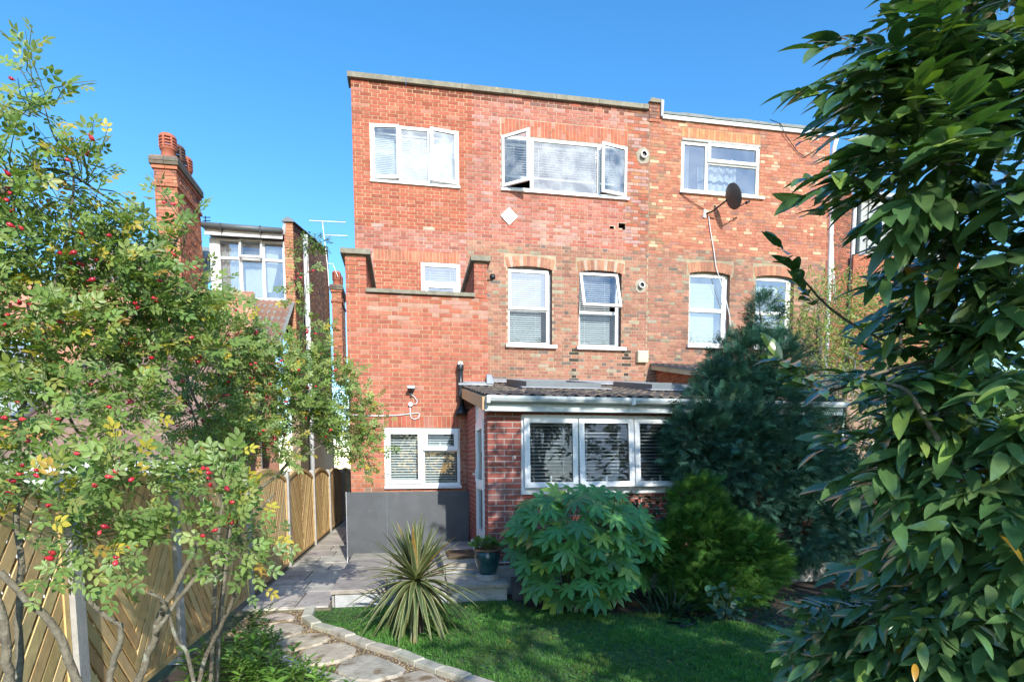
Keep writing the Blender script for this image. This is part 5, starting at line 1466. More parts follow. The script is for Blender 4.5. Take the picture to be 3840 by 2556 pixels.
STONES = [[(-1.70, 6.78), (-1.54, 7.02), (-1.38, 7.0), (-1.27, 6.80), (-1.36, 6.66), (-1.53, 6.58)],
          [(-1.54, 6.21), (-1.50, 6.45), (-1.33, 6.58), (-1.13, 6.42), (-1.10, 6.2), (-1.22, 6.03), (-1.40, 5.99)],
          [(-1.30, 5.78), (-1.15, 6.04), (-.92, 6.10), (-.79, 5.92), (-.87, 5.70), (-1.06, 5.58), (-1.22, 5.60)],
          [(-.97, 5.38), (-.92, 5.62), (-.66, 5.72), (-.50, 5.50), (-.54, 5.27), (-.70, 5.13), (-.85, 5.14)],
          [(-.62, 5.02), (-.52, 5.22), (-.37, 5.30), (-.14, 5.02), (-.04, 4.82), (-.26, 4.63), (-.48, 4.72)],
          [(-.18, 4.52), (-.06, 4.72), (.10, 4.78), (.22, 4.6), (.30, 4.35), (.1, 4.15), (-.1, 4.3)]]
for k, pts in enumerate(STONES):
    P_ = np.array(pts); n = 30; c = P_.mean(0)
    loop = []
    m = len(P_)
    for i in range(n):                                           # smooth closed outline with a chipped edge
        t = i / n * m; a = int(t) % m; f = t - int(t)
        p0, p1, p2, p3 = P_[(a - 1) % m], P_[a], P_[(a + 1) % m], P_[(a + 2) % m]
        q = .5 * ((2 * p1) + (-p0 + p2) * f + (2 * p0 - 5 * p1 + 4 * p2 - p3) * f * f + (-p0 + 3 * p1 - 3 * p2 + p3) * f ** 3)
        q = c + (q - c) * (1 + random.uniform(-.035, .03) + .03 * math.sin(i * 1.9 + k))
        loop.append(q)
    mb = MB(); z1 = GZ + .035
    for i in range(n):
        j = (i + 1) % n
        a, b = loop[i], loop[j]; ai, bi = c + (a - c) * .95, c + (b - c) * .95; am, bm = c + (a - c) * .5, c + (b - c) * .5
        mb.face([(*a, GZ - .02), (*b, GZ - .02), (*b, z1 - .014), (*a, z1 - .014)])
        mb.face([(*a, z1 - .014), (*b, z1 - .014), (*bi, z1), (*ai, z1)])
        mb.face([(*ai, z1), (*bi, z1), (*bm, z1 + .004), (*am, z1 + .004)])
        mb.face([(*am, z1 + .004), (*bm, z1 + .004), (*c, z1 + .003)])
    mb.build('stepping_stone', 'stone', gravel_bed, color=pick([((.52, .455, .345), .6), ((.46, .42, .335), .4)], .08))


def in_poly(x, y_, poly):
    ins = False
    for i in range(len(poly)):
        (x0, y0), (x1, y1) = poly[i], poly[i - 1]
        if (y0 > y_) != (y1 > y_) and x < (x1 - x0) * (y_ - y0) / (y1 - y0) + x0: ins = not ins
    return ins


# gravel and fallen leaves between the stones
ov = np.array([(1, 0, 0), (-1, 0, 0), (0, 1, 0), (0, -1, 0), (0, 0, 1), (0, 0, -1)], float)
of = [(0, 2, 4), (2, 1, 4), (1, 3, 4), (3, 0, 4), (2, 0, 5), (1, 2, 5), (3, 1, 5), (0, 3, 5)]
pts = []
while len(pts) < 4200:
    x, y_ = random.uniform(-1.85, 1.0), random.uniform(3.6, 7.24)
    if in_poly(x, y_, gp) and not any(in_poly(x, y_, s) for s in STONES): pts.append((x, y_, GZ + .008))
T = np.array(pts); k = len(T)
sc_ = rng.uniform(.004, .012, k)
th = rng.uniform(0, 2 * PI, k)
A = np.zeros((k, 3, 3)); A[:, 0, 0] = np.cos(th) * sc_ * 1.3; A[:, 1, 0] = np.sin(th) * sc_ * 1.3; A[:, 0, 1] = -np.sin(th) * sc_; A[:, 1, 1] = np.cos(th) * sc_; A[:, 2, 2] = sc_ * .7
pal = np.array([(.35, .26, .16), (.25, .17, .10), (.42, .36, .27), (.16, .12, .09), (.45, .30, .12)])
C = pal[rng.integers(0, 5, k)] * rng.uniform(.8, 1.2, (k, 1))
MAT['pebble'] = pm('pebble', 'attr', .85, spec=.3)
o = put_matrix('gravel', mass_mesh('gravel', ov, of, A, T, C, 'pebble', False), None, Matrix.Identity(4)); tag(o, 'brown gravel scattered between the stepping stones', 'gravel', kind='stuff')

# planting bed soil on the left and under the shrubs
mb = MB(); mb.face([(x, y_, GZ + .006) for x, y_ in [(-2.0, 1.0), (.3, 1.0), (-.15, 4.05), (-.6, 4.68), (-1.2, 5.36), (-1.6, 6.0), (-1.95, 6.4)]]); tag(mb.build('flower_bed', 'soil'), kind='structure')
mb = MB(); mb.face([(x, y_, GZ + .006) for x, y_ in [(1.28, 7.3), (1.5, 6.75), (2.2, 6.45), (2.9, 6.25), (3.5, 5.75), (4.2, 5.2), (5.2, 4.9), (8.8, 4.5), (8.8, 7.6), (1.28, 7.6)]]); tag(mb.build('shrub_bed', 'soil'), kind='structure')
# ------------------------------------------------------------------ leaf templates (y along the leaf, z its upper side)
def leaflet(c, ang, L_, w, fold=.25, droop=.0):
    d = np.array([math.sin(ang), math.cos(ang), 0]); s = np.array([math.cos(ang), -math.sin(ang), 0])
    z = np.array([0, 0, 1.0])
    P_ = [c, c + d * L_ * .35 - s * w + z * w * fold, c + d * L_ * .72 - s * w * .8 + z * (w * fold - droop * .5), c + d * L_ - z * droop,
          c + d * L_ * .72 + s * w * .8 + z * (w * fold - droop * .5), c + d * L_ * .35 + s * w + z * w * fold]
    return P_


def rose_template():
    V, F = [], []
    def add(c, a, L_, w):
        n = len(V); V.extend(leaflet(np.array(c, float), a, L_, w, .22, .04)); F.extend([(n, n + 3, n + 2, n + 1), (n, n + 5, n + 4, n + 3)])
    add((0, .64, 0), 0, .44, .115)
    for y_, L_ in ((.56, .42), (.28, .34)):
        add((.02, y_, 0), R(55), L_, .10); add((-.02, y_, 0), R(-55), L_, .10)
    n = len(V); V.extend([np.array(p, float) for p in ((-.012, 0, 0), (.012, 0, 0), (.008, .64, 0), (-.008, .64, 0))]); F.append((n, n + 1, n + 2, n + 3))
    return np.array(V), F


def blade_template(prof, fold=.2, curl=.25, n=5):
    """Simple leaf of n stations: prof(t) half width; curl bends the tip down."""
    V, F = [], []
    for i in range(n + 1):
        t = i / n; w = prof(t)
        zc = -curl * t * t
        V += [(-w, t, zc + w * fold), (0, t, zc), (w, t, zc + w * fold)]
    for i in range(n):
        a = i * 3
        F += [(a, a + 1, a + 4, a + 3), (a + 1, a + 2, a + 5, a + 4)]
    return np.array(V), F


ROSE_V, ROSE_F = rose_template()
LAUR_V, LAUR_F = blade_template(lambda t: .20 * (math.sin(PI * min(1, t * .93 + .06)) ** .75) * (1 - .25 * t), .28, .22, 6)
HERB_V, HERB_F = blade_template(lambda t: .17 * (math.sin(PI * min(1, t * .95 + .05)) ** .8), .2, .35, 4)
STRAP_V, STRAP_F = blade_template(lambda t: .05 * (1 - t) ** .6 + .003, .3, .45, 5)


def conifer_template(pairs=5, wid=.026):
    """A flat scale-leaved spray: thin tapering branchlets, each one quad."""
    V, F = [], []
    def strip(a, b, w):
        d = b - a; s = np.array([d[1], -d[0], 0]); s /= np.linalg.norm(s); n = len(V); m = a * .45 + b * .55 + np.array([0, 0, .03])
        V.extend([a, m + s * w, b, m - s * w]); F.append((n, n + 1, n + 2, n + 3))
    strip(np.array([0, 0, 0.]), np.array([0, 1.0, -.12]), wid)
    for k in range(pairs):
        t = .08 + .76 * k / pairs
        for s in (-1, 1):
            L_ = .50 * (1 - t * .7)
            strip(np.array([0, t, -.1 * t * t]), np.array([s * L_ * .66, t + L_ * .8, -.1 * t - .07 + .05 * (k % 2)]), wid * 1.1)
    return np.array(V), F


CON_V, CON_F = conifer_template()


# ------------------------------------------------------------------ scattering
def unit(n):
    v = rng.normal(size=(n, 3)); return v / np.linalg.norm(v, axis=1, keepdims=True)


def sample(ells, n, lo=.55, hi=1.05, ydepth=1.0):
    """Points in a union of ellipsoids (x, y, z, rx, rz), more of them towards the surface; also their outward directions."""
    vol = np.array([e[3] * e[3] * e[4] for e in ells]) ** .72
    idx = rng.choice(len(ells), n, p=vol / vol.sum())
    E_ = np.array(ells)[idx]
    u = unit(n); r_ = rng.uniform(lo ** 2, hi ** 2, n) ** .5
    rad = np.stack([E_[:, 3], E_[:, 3] * ydepth, E_[:, 4]], 1)
    return E_[:, :3] + u * rad * r_[:, None], u


def shoots(P_, D_, nleaf, length, size, up=(0, 0, 1), splay=R(55), droop=.0, jitter=.35, flat=.7):
    """Leaves set alternately along a shoot at each point: axes, positions, shoot index."""
    A, T, I = [], [], []
    D_ = D_ / np.linalg.norm(D_, axis=1, keepdims=True)
    up = np.array(up, float)
    side = np.cross(D_, up); nn = np.linalg.norm(side, axis=1, keepdims=True); side = np.where(nn > .15, side / np.maximum(nn, 1e-6), np.array([1.0, 0, 0]))
    n = len(P_)
    for k in range(nleaf):
        f = (k + .5) / nleaf
        L_ = length * rng.uniform(.8, 1.2, (n, 1))
        pos = P_ + D_ * L_ * f + np.array([0, 0, -droop]) * (L_ * f) ** 2 / np.maximum(length, 1e-6)
        s = (1 if k % 2 else -1) * side
        th = splay * (1 - .55 * f) * rng.uniform(.6, 1.25, (n, 1))
        d = D_ * np.cos(th) + s * np.sin(th) + rng.normal(size=(n, 3)) * jitter * .5
        d[:, 2] -= droop * .6
        nz = up[None, :] * flat + rng.normal(size=(n, 3)) * jitter
        fr_ = frame(d, nz)
        A.append(fr_ * (size * rng.uniform(.7, 1.15, (n, 1)))[:, :, None]); T.append(pos); I.append(np.arange(n))
    return np.concatenate(A), np.concatenate(T), np.concatenate(I)


def colours(n, pal, w, v=.18):
    pal = np.array(pal); i = rng.choice(len(pal), n, p=np.array(w) / sum(w))
    return np.clip(pal[i] * rng.uniform(1 - v, 1 + v, (n, 1)) * rng.uniform(.94, 1.06, (n, 3)), .004, 1)


def limb(mb, pts, r0, r1, n=7):
    pts = [Vector(p) for p in pts]
    out = []
    m = len(pts)
    for i in range(m - 1):                                        # smooth the line and give it small kinks
        p0, p1, p2, p3 = pts[max(i - 1, 0)], pts[i], pts[i + 1], pts[min(i + 2, m - 1)]
        for k in range(4):
            t = k / 4
            q = .5 * ((2 * p1) + (-p0 + p2) * t + (2 * p0 - 5 * p1 + 4 * p2 - p3) * t * t + (-p0 + 3 * p1 - 3 * p2 + p3) * t ** 3)
            out.append(q + Vector(rng.normal(size=3) * r0 * .18))
    out.append(pts[-1])
    rad = [r0 + (r1 - r0) * i / (len(out) - 1) for i in range(len(out))]
    mb.tube(out, rad, n)


def tree(name, label, cat, group=None, loc=(0, 0, 0)):
    return empty(name, loc, label, cat, group)


# ------------------------------------------------------------------ rose bushes with hips
ROSE_NEAR = [(-1.57, 3.0, 3.21, .10, .19), (-1.66, 3.0, 2.88, .21, .21), (-1.43, 3.1, 2.94, .16, .22), (-1.56, 3.1, 2.68, .30, .22), (-1.64, 3.0, 2.38, .29, .29), (-1.37, 3.2, 2.55, .27, .25), (-1.5, 3.1, 2.16, .34, .24),
             (-1.26, 3.3, 2.72, .20, .18), (-1.46, 2.7, 1.86, .23, .14), (-1.28, 3.5, 2.39, .33, .28), (-1.17, 3.6, 2.66, .20, .16), (-1.13, 3.45, 2.92, .07, .14), (-1.50, 3.0, 3.25, .06, .12), (-1.33, 3.2, 1.93, .19, .11), (-2.0, 3.1, 2.6, .35, .4), (-1.9, 2.9, 2.0, .3, .25)]
ROSE_FAR = [(-1.25, 4.6, 2.62, .24, .18), (-1.32, 4.6, 2.51, .37, .31), (-1.39, 4.3, 2.02, .32, .23), (-1.06, 4.9, 2.48, .28, .20), (-1.04, 4.9, 2.25, .41, .31), (-.72, 5.2, 2.36, .33, .29), (-1.2, 4.7, 1.84, .39, .19),
            (-.84, 5.2, 2.0, .35, .16), (-.50, 5.4, 2.09, .27, .31), (-.37, 5.5, 1.83, .18, .18), (-.79, 5.3, 2.75, .12, .22), (-.85, 5.3, 3.20, .06, .25)]
ROSE_LOW = [(-1.36, 2.5, 1.58, .18, .08), (-1.13, 2.6, 1.60, .15, .09), (-1.22, 2.5, 1.40, .13, .08), (-1.05, 2.6, 1.32, .10, .06), (-.82, 2.7, 1.56, .13, .11), (-.74, 2.7, 1.37, .11, .11), (-.71, 2.7, 1.20, .09, .09)]
STEMS_NEAR = [([(-1.50, 2.5, GZ), (-1.51, 2.5, .72), (-1.52, 2.5, .92), (-1.53, 2.5, 1.13), (-1.56, 2.5, 1.29), (-1.6, 2.6, 1.6)], .026, .014),
              ([(-1.52, 2.6, GZ), (-1.55, 2.6, .69), (-1.57, 2.67, 1.03), (-1.59, 2.73, 1.25), (-1.62, 2.8, 1.57), (-1.63, 2.87, 1.83), (-1.6, 2.93, 2.1), (-1.64, 3.0, 2.4)], .022, .007),
              ([(-1.2, 2.55, GZ), (-1.27, 2.5, .71), (-1.30, 2.5, .87), (-1.35, 2.5, 1.04), (-1.44, 2.5, 1.16), (-1.52, 2.5, 1.27)], .024, .016),
              ([(-1.2, 2.5, GZ), (-1.18, 2.5, .70), (-1.16, 2.5, .88), (-1.12, 2.5, 1.02), (-1.18, 2.5, 1.09), (-1.24, 2.5, 1.16)], .018, .012),
              ([(-1.25, 2.7, GZ), (-1.18, 2.7, .61), (-1.13, 2.7, .81), (-1.04, 2.7, 1.05), (-.96, 2.7, 1.21), (-.88, 2.7, 1.35)], .026, .011),
              ([(-1.06, 2.65, .96), (-.99, 2.72, 1.09), (-.89, 2.8, 1.23)], .014, .010),
              ([(-1.01, 2.65, 1.06), (-1.02, 2.62, 1.12), (-1.06, 2.6, 1.15)], .014, .010),
              ([(-.85, 2.7, GZ), (-.94, 2.7, .78), (-.99, 2.7, .91), (-1.02, 2.7, 1.03)], .012, .010),
              ([(-1.1, 3.2, GZ), (-1.08, 3.2, .56), (-.96, 3.1, .81), (-.85, 3.0, 1.01), (-.76, 2.9, 1.25), (-.77, 2.8, 1.40)], .016, .009),
              ([(-1.49, 3.1, 1.79), (-1.56, 3.1, 1.91), (-1.61, 3.1, 2.13), (-1.63, 3.1, 2.38), (-1.57, 3.1, 2.66)], .010, .006),
              ([(-1.61, 2.8, 1.63), (-1.55, 2.97, 1.84), (-1.46, 3.15, 2.09), (-1.35, 3.33, 2.39), (-1.3, 3.5, 2.66)], .011, .006),
              ([(-1.56, 3.0, 2.38), (-1.47, 3.0, 2.65), (-1.42, 3.0, 2.95), (-1.49, 3.0, 3.10), (-1.52, 3.0, 3.24)], .009, .003),
              ([(-1.65, 2.9, 2.81), (-1.61, 3.0, 2.94), (-1.52, 3.1, 3.0), (-1.39, 3.2, 2.95), (-1.26, 3.3, 2.85)], .012, .005),
              ([(-1.28, 3.3, 2.48), (-1.16, 3.4, 2.81), (-1.12, 3.45, 2.95), (-1.10, 3.5, 3.02)], .007, .003)]
STEMS_FAR = [([(-1.35, 4.2, GZ), (-1.34, 4.2, .31), (-1.28, 4.24, 1.06), (-1.23, 4.28, 1.53), (-1.25, 4.32, 1.78), (-1.41, 4.36, 2.12), (-1.5, 4.4, 2.4)], .020, .009),
             ([(-1.36, 4.35, GZ), (-1.35, 4.4, .40), (-1.28, 4.58, 1.26), (-1.18, 4.76, 1.44), (-.96, 4.94, 1.66), (-.81, 5.12, 1.99), (-.70, 5.3, 2.42)], .024, .008),
             ([(-1.22, 4.5, 1.25), (-1.06, 4.65, 1.38), (-1.01, 4.8, 1.46)], .011, .006),
             ([(-1.24, 4.3, 1.6), (-1.40, 4.2, 2.11), (-1.35, 4.3, 2.5), (-1.3, 4.5, 2.9)], .010, .005),
             ([(-1.0, 4.95, 1.7), (-.94, 5.27, 2.3), (-.83, 5.33, 2.98), (-.80, 5.4, 3.45)], .010, .004),
             ([(-.96, 4.94, 1.66), (-.7, 5.2, 1.85), (-.45, 5.4, 2.0), (-.3, 5.5, 2.05)], .009, .004)]
ROSE_PAL = [(.20, .30, .075), (.15, .245, .065), (.26, .35, .11), (.31, .35, .09), (.50, .42, .06), (.38, .24, .05)]
ROSE_W = [.34, .28, .22, .10, .045, .012]


def rose(name, label, ells, stems, n_sh, size, n_hip, n_single, low=()):
    t = tree(name, label, 'rose bush', 'rose bushes along the fence', (stems[0][0][0][0], stems[0][0][0][1], GZ))
    mb = MB()
    for pts, a, b in stems: limb(mb, pts, a * .8, b * .8, 8)
    o = mb.build('stems', 'bark', t, True)
    P_, U_ = sample(ells, n_sh, .2, .86)
    if low:
        P2, U2 = sample(low, n_sh // 6, .2, .95); P_ = np.concatenate([P_, P2]); U_ = np.concatenate([U_, U2])
    D_ = U_ * .8 + np.array([.15, -.3, .35]) + rng.normal(size=P_.shape) * .4
    A, T, I = shoots(P_, D_, 5, .16, size, (.12, -.75, .8), R(62), .25, .42)
    scatter(t, 'leaf', ROSE_V, ROSE_F, A, T, colours(len(T), ROSE_PAL, ROSE_W), 'rose', n_single, 'foliage')
    mb = MB()
    Dn = D_ / np.linalg.norm(D_, axis=1, keepdims=True)
    cen = np.array([e[:3] for e in (list(ells) + list(low))])
    for p, d in zip(P_[::1], Dn[::1]):
        c = cen[np.argmin(((cen - p) ** 2).sum(1))]
        a = p + (c - p) * .5
        mb.tube([a, p, p + d * .09 + np.array([0, 0, -.004]), p + d * .19 + np.array([0, 0, -.02])], [.0032, .0026, .002, .0012], 4, cap=False)
    o = mb.build('twigs', 'stem_green', t); o['kind'] = 'stuff'
    hb = MB(); hb.lathe([(.0, -.0155), (.007, -.013), (.0105, -.004), (.0105, .003), (.008, .010), (.0045, .0135), (.003, .017), (.0045, .021), (.0, .021)], 9)
    hm = hb.mesh('rose_hip', 'hip', True)
    near = np.argsort(-vis(P_) * 0 + vis(P_))
    cand = P_[near[:int(len(P_) * .8)]]
    cl = cand[rng.choice(len(cand), n_hip // 2, replace=False)]
    for c in cl:
        base = c + np.array([.03, -.17, .02]) + rng.normal(size=3) * .03
        for k in range(rng.integers(1, 3)):
            q = base + rng.normal(size=3) * .018
            s = rng.uniform(.62, .95)
            put('rose_hip', hm, t, q, jit(random.choice([(.58, .03, .055), (.52, .02, .04), (.62, .05, .06), (.32, .015, .03)]), .15), rot=(rng.uniform(-2.2, -.9), rng.uniform(-.6, .6), rng.uniform(0, 6)), scale=(s, s, s))
    return t


rose('rose_bush', 'large rose bush with red hips in front of the near fence', ROSE_NEAR, STEMS_NEAR, 640, .094, 190, 300, ROSE_LOW)
rose('rose_bush', 'farther rose bush with red hips leaning over the paved path', ROSE_FAR, STEMS_FAR, 680, .086, 170, 150)

# ------------------------------------------------------------------ laurel on the right
LAUREL = [(2.20, 2.1, 3.37, .49, .34), (1.83, 2.0, 3.06, .27, .18), (2.30, 2.1, 2.94, .44, .35), (1.80, 2.0, 2.74, .24, .19), (2.37, 2.3, 2.63, .33, .23), (2.54, 2.2, 2.46, .30, .28), (2.63, 2.6, 2.33, .39, .26), (2.53, 2.2, 1.98, .38, .30),
          (2.33, 2.5, 2.01, .31, .23), (1.77, 2.4, 1.87, .22, .18), (2.30, 2.4, 1.68, .33, .22), (2.54, 2.2, 1.50, .39, .29), (2.74, 2.5, 1.08, .42, .26), (2.80, 2.8, .68, .42, .30), (2.60, 3.0, .64, .20, .14), (2.91, 2.4, .77, .44, .30)]
LAUREL_BACK = [(3.1, 2.3, 4.2, .9, .8), (2.5, 2.0, 4.5, .75, .8), (3.2, 2.0, 5.5, 1.0, .8), (3.3, 2.2, 3.0, .7, .8), (3.4, 2.2, 1.6, .7, .8), (3.5, 2.6, .8, .6, .7), (2.6, 1.3, 4.0, .6, .7)]
LBR = [([(3.05, 2.5, GZ), (3.0, 2.5, .21), (2.87, 2.4, .94), (2.60, 2.3, 1.6), (2.55, 2.4, 2.16), (2.36, 2.3, 2.74), (2.21, 2.1, 3.23), (2.07, 2.0, 3.67)], .035, .012),
       ([(2.52, 2.2, 1.44), (2.25, 2.2, 1.79), (2.11, 2.2, 1.97), (2.05, 2.3, 2.02)], .013, .006), ([(2.55, 2.4, 2.16), (2.20, 2.4, 2.10), (1.87, 2.4, 1.99), (1.74, 2.4, 2.08)], .010, .005),
       ([(2.39, 2.3, 2.56), (1.91, 2.1, 2.66), (1.63, 2.0, 2.72)], .010, .005), ([(2.27, 2.2, 3.04), (1.80, 2.0, 3.0), (1.51, 1.95, 3.0)], .010, .005),
       ([(2.41, 2.5, 2.18), (2.13, 2.6, 2.36), (1.96, 2.6, 2.47), (1.84, 2.6, 2.59)], .007, .004), ([(3.02, 2.5, .80), (2.73, 2.6, .86), (2.46, 2.8, .79), (2.32, 2.9, .85)], .009, .005),
       ([(3.1, 2.4, GZ), (3.2, 2.2, 1.5), (3.1, 2.1, 3.2), (3.0, 2.1, 5.2)], .05, .02)]
lt = tree('laurel', 'large glossy-leaved laurel filling the right edge of the garden', 'laurel', None, (3.05, 2.5, GZ))
mb = MB()
for pts, a, b in LBR: limb(mb, pts, a, b)
mb.build('stems', 'bark', lt, True)
LAUREL = [(x_ + .13, y_, z_, rx_ * .9, rz_ * .95) for x_, y_, z_, rx_, rz_ in LAUREL if x_ > 1.78 or z_ > 2.0]
P_, U_ = sample(LAUREL, 640, .15, 1.0)
low_ = [(2.70, 2.5, 1.05, .36, .26), (2.75, 2.8, .66, .40, .30), (2.62, 3.0, .62, .24, .16), (2.98, 2.5, .72, .42, .30), (2.80, 2.9, .35, .32, .2)]
P0, U0 = sample(low_, 230, .2, 1.0); P_ = np.concatenate([P_, P0]); U_ = np.concatenate([U_, U0])
D_ = np.array([-.75, -.2, .02]) + U_ * .5 + rng.normal(size=P_.shape) * .25
A, T, I = shoots(P_, D_, 9, .26, .16, (-.2, -.25, 1), R(62), .30, .30, 1.0)
A = A * rng.uniform(.72, 1.15, (len(A), 1, 1))
tips = [(LBR[i][0][-1], d) for i, d in ((1, (-.6, 0, .3)), (2, (-.7, -.1, .5)), (3, (-.9, -.1, .1)), (4, (-.9, -.1, -.1)), (5, (-.5, 0, .8)), (6, (-.8, .2, .3)))]
P2 = np.array([np.array(t_[0]) - np.array(t_[1]) * k * .11 for t_ in tips for k in range(3)]); D2 = np.array([t_[1] for t_ in tips for k in range(3)], float)
A2, T2, I2 = shoots(P2, D2, 9, .2, .13, (-.1, -.25, 1), R(65), .35, .25, 1.0)
A = np.concatenate([A, A2]); T = np.concatenate([T, T2])
LP = [(.075, .155, .052), (.10, .19, .064), (.13, .215, .08), (.20, .30, .07), (.5, .28, .03)]
C = colours(len(T), LP, [.38, .34, .18, .09, .004], .15)
scatter(lt, 'leaf', LAUR_V, LAUR_F, A, T, C, 'laurel', 300, 'foliage')
P_, U_ = sample(LAUREL_BACK, 330, .3, 1.0)
D_ = U_ + np.array([-.2, -.2, .2]) + rng.normal(size=P_.shape) * .3
A, T, I = shoots(P_, D_, 8, .26, .14, (0, 0, 1), R(60), .4, .35, .8)
scatter(lt, 'leaf', LAUR_V, LAUR_F, A, T, colours(len(T), LP[:3], [.4, .4, .2]), 'laurel', 0, 'upper_foliage')

# trees out of view to the right and behind the camera: their shade lies on the lawn
def shade_tree(name, label, base, ells, n, size):
    t = tree(name, label, 'tree', 'tall garden trees beside the viewer', (base[0], base[1], GZ))
    mb = MB(); top = max(ells, key=lambda e: e[2])
    limb(mb, [(base[0], base[1], GZ), (base[0] + .1, base[1], 1.5), (base[0], base[1] + .1, 3.0), (top[0], top[1], top[2])], .16, .04, 9)
    for e in ells: limb(mb, [(base[0], base[1], 2.2), ((base[0] + e[0]) / 2, (base[1] + e[1]) / 2, (2.0 + e[2]) / 2 + .3), e[:3]], .06, .02, 6)
    mb.build('trunk', 'bark_dark', t, True)
    P_, U_ = sample(ells, n, .3, 1.03)
    A, T, I = shoots(P_, U_ + np.array([0, 0, .2]) + rng.normal(size=P_.shape) * .3, 8, .35, size, (0, 0, 1), R(60), .3, .45, .7)
    scatter(t, 'leaf', LAUR_V, LAUR_F, A, T, colours(len(T), LP[:3], [.4, .4, .2]), 'laurel', 0, 'crown')


shade_tree('garden_tree', 'broad leafy tree standing behind the viewer and shading the lawn', (4.2, -3.0), [(3.65, -3.0, 4.5, .95, .95), (3.6, -3.1, 6.0, .85, .85), (3.8, -2.9, 7.0, .85, .8), (2.35, -3.0, 4.5, .5, .5), (4.8, -2.8, 5.0, 1.2, 1.1), (5.0, -3, 6.8, 1.2, 1.1)], 500, .2)
shade_tree('garden_tree', 'tall leafy tree to the right of the viewer beyond the laurel', (7.0, .6), [(6.0, .8, 4.6, 1.2, 1.3), (7.4, .8, 5.0, 1.3, 1.3), (5.4, .6, 5.6, 1.1, .9), (6.6, .6, 6.4, 1.3, 1.0), (8.2, .6, 6.0, 1.2, 1.0), (5.6, .6, 3.2, 1.0, .9), (7.2, .8, 3.2, 1.2, 1.0), (8.6, .8, 4.2, 1.0, 1.1)], 600, .2)

# ------------------------------------------------------------------ conifers
CONIFER = [(5.26, 8.2, 3.80, .22, .42), (5.15, 8.1, 3.08, .70, .58), (4.62, 7.85, 2.75, .5, .5), (4.97, 8.0, 2.36, 1.02, .71), (5.0, 7.9, 1.60, 1.28, .77), (5.45, 7.9, .82, 1.25, .72), (4.33, 7.6, 2.02, .80, .73), (3.95, 7.5, 1.92, .48, .50), (6.32, 8.2, 1.11, 1.0, .82), (6.0, 8.2, 2.0, .7, .7)]
SMALLCON = [(3.60, 6.9, 1.17, .28, .33), (3.62, 6.7, .75, .46, .47), (4.04, 6.6, .48, .52, .46), (3.33, 6.7, .59, .34, .46), (3.64, 6.5, .22, .60, .26), (4.40, 6.6, .41, .28, .25)]


def conifer(name, label, ells, base, n, size, pal, w, outdir, n_single=0, ydepth=.8):
    t = tree(name, label, 'conifer', None, (base[0], base[1], GZ))
    top = max(ells, key=lambda e: e[2])
    mb = MB(); limb(mb, [(base[0], base[1], GZ), (base[0], base[1], 1.0), (top[0], top[1], top[2])], .09, .02, 8)
    for e in ells:
        for k in range(5):
            u = unit(1)[0]; mb.tube([(base[0] * .6 + e[0] * .4, base[1] * .6 + e[1] * .4, e[2] - .2), (e[0], e[1], e[2]), tuple(np.array(e[:3]) + u * np.array([e[3], e[3] * ydepth, e[4]]) * .8)], [.02, .014, .006], 5)
    mb.build('trunk', 'bark_dark', t, True)
    P_, U_ = sample(ells, n, .66, 1.0, ydepth)
    lump = 1 + .16 * np.sin(P_[:, 0] * 9 + 3 * np.sin(P_[:, 2] * 7)) * np.sin(P_[:, 2] * 11 + P_[:, 1] * 8)
    ce = np.array([e[:3] for e in ells])[np.argmin(((P_[:, None, :] - np.array([e[:3] for e in ells])[None]) ** 2).sum(2), axis=1)]
    P_ = ce + (P_ - ce) * lump[:, None]
    keep = (P_[:, 2] > GZ + .02); P_, U_ = P_[keep], U_[keep]
    D_ = U_ + np.array(outdir) + rng.normal(size=P_.shape) * .45
    fr_ = frame(D_, np.array([0, 0, 1.0]) + rng.normal(size=P_.shape) * .5)
    A = fr_ * (size * rng.uniform(.55, 1.25, (len(P_), 1)))[:, :, None]
    scatter(t, 'spray', CON_V, CON_F, A, P_, colours(len(P_), pal, w, .22), 'conifer', n_single, 'crown')
    return t


conifer('conifer_tree', 'tall blue-green conifer in front of the lean-to windows', CONIFER, (5.2, 8.1), 27000, .20, [(.062, .165, .115), (.045, .12, .085), (.085, .21, .145), (.09, .18, .095)], [.4, .3, .22, .08], (-.15, -.35, .15))
conifer('conifer_shrub', 'small bright green conifer bush beside the fatsia', SMALLCON, (3.75, 6.7), 9000, .17, [(.070, .19, .032), (.045, .13, .024), (.12, .26, .045)], [.45, .3, .25], (-.1, -.3, .25))

# ------------------------------------------------------------------ sunlit shrub behind the conifer
bs = tree('tall_shrub', 'sunlit airy green shrub in front of the right house', 'shrub', None, (8.2, 10.4, GZ))
BG = [(7.93, 10.5, 4.77, .76, .51), (8.72, 10.5, 4.30, 1.03, .86), (7.28, 10.2, 3.87, .66, .74), (8.14, 10.2, 3.24, 1.0, .75), (10.13, 11, 5.0, 1.09, .73), (9.6, 10.6, 3.6, 1.1, .8)]
mb = MB()
for e in BG:
    for k in range(14):
        u = unit(1)[0]; limb(mb, [(8.2, 10.4, GZ), ((8.2 + e[0]) / 2, 10.4, e[2] * .5), e[:3], tuple(np.array(e[:3]) + u * np.array([e[3], e[3], e[4]]))], .016, .003, 4)
mb.build('stems', 'bark', bs)
P_, U_ = sample(BG, 2200, .1, 1.05)
A, T, I = shoots(P_, U_ + np.array([0, -.2, .5]) + rng.normal(size=P_.shape) * .4, 7, .28, .075, (0, -.6, .9), R(60), .1, .4)
scatter(bs, 'leaf', HERB_V, HERB_F, A, T, colours(len(T), [(.20, .27, .06), (.29, .34, .09), (.13, .2, .05)], [.4, .35, .25]), 'herb', 0, 'foliage')
tw = tree('bare_twigs', 'tangle of dry grey twigs beside the conifer top', 'twigs', None, (6.6, 8.2, 2.6))
mb = MB()
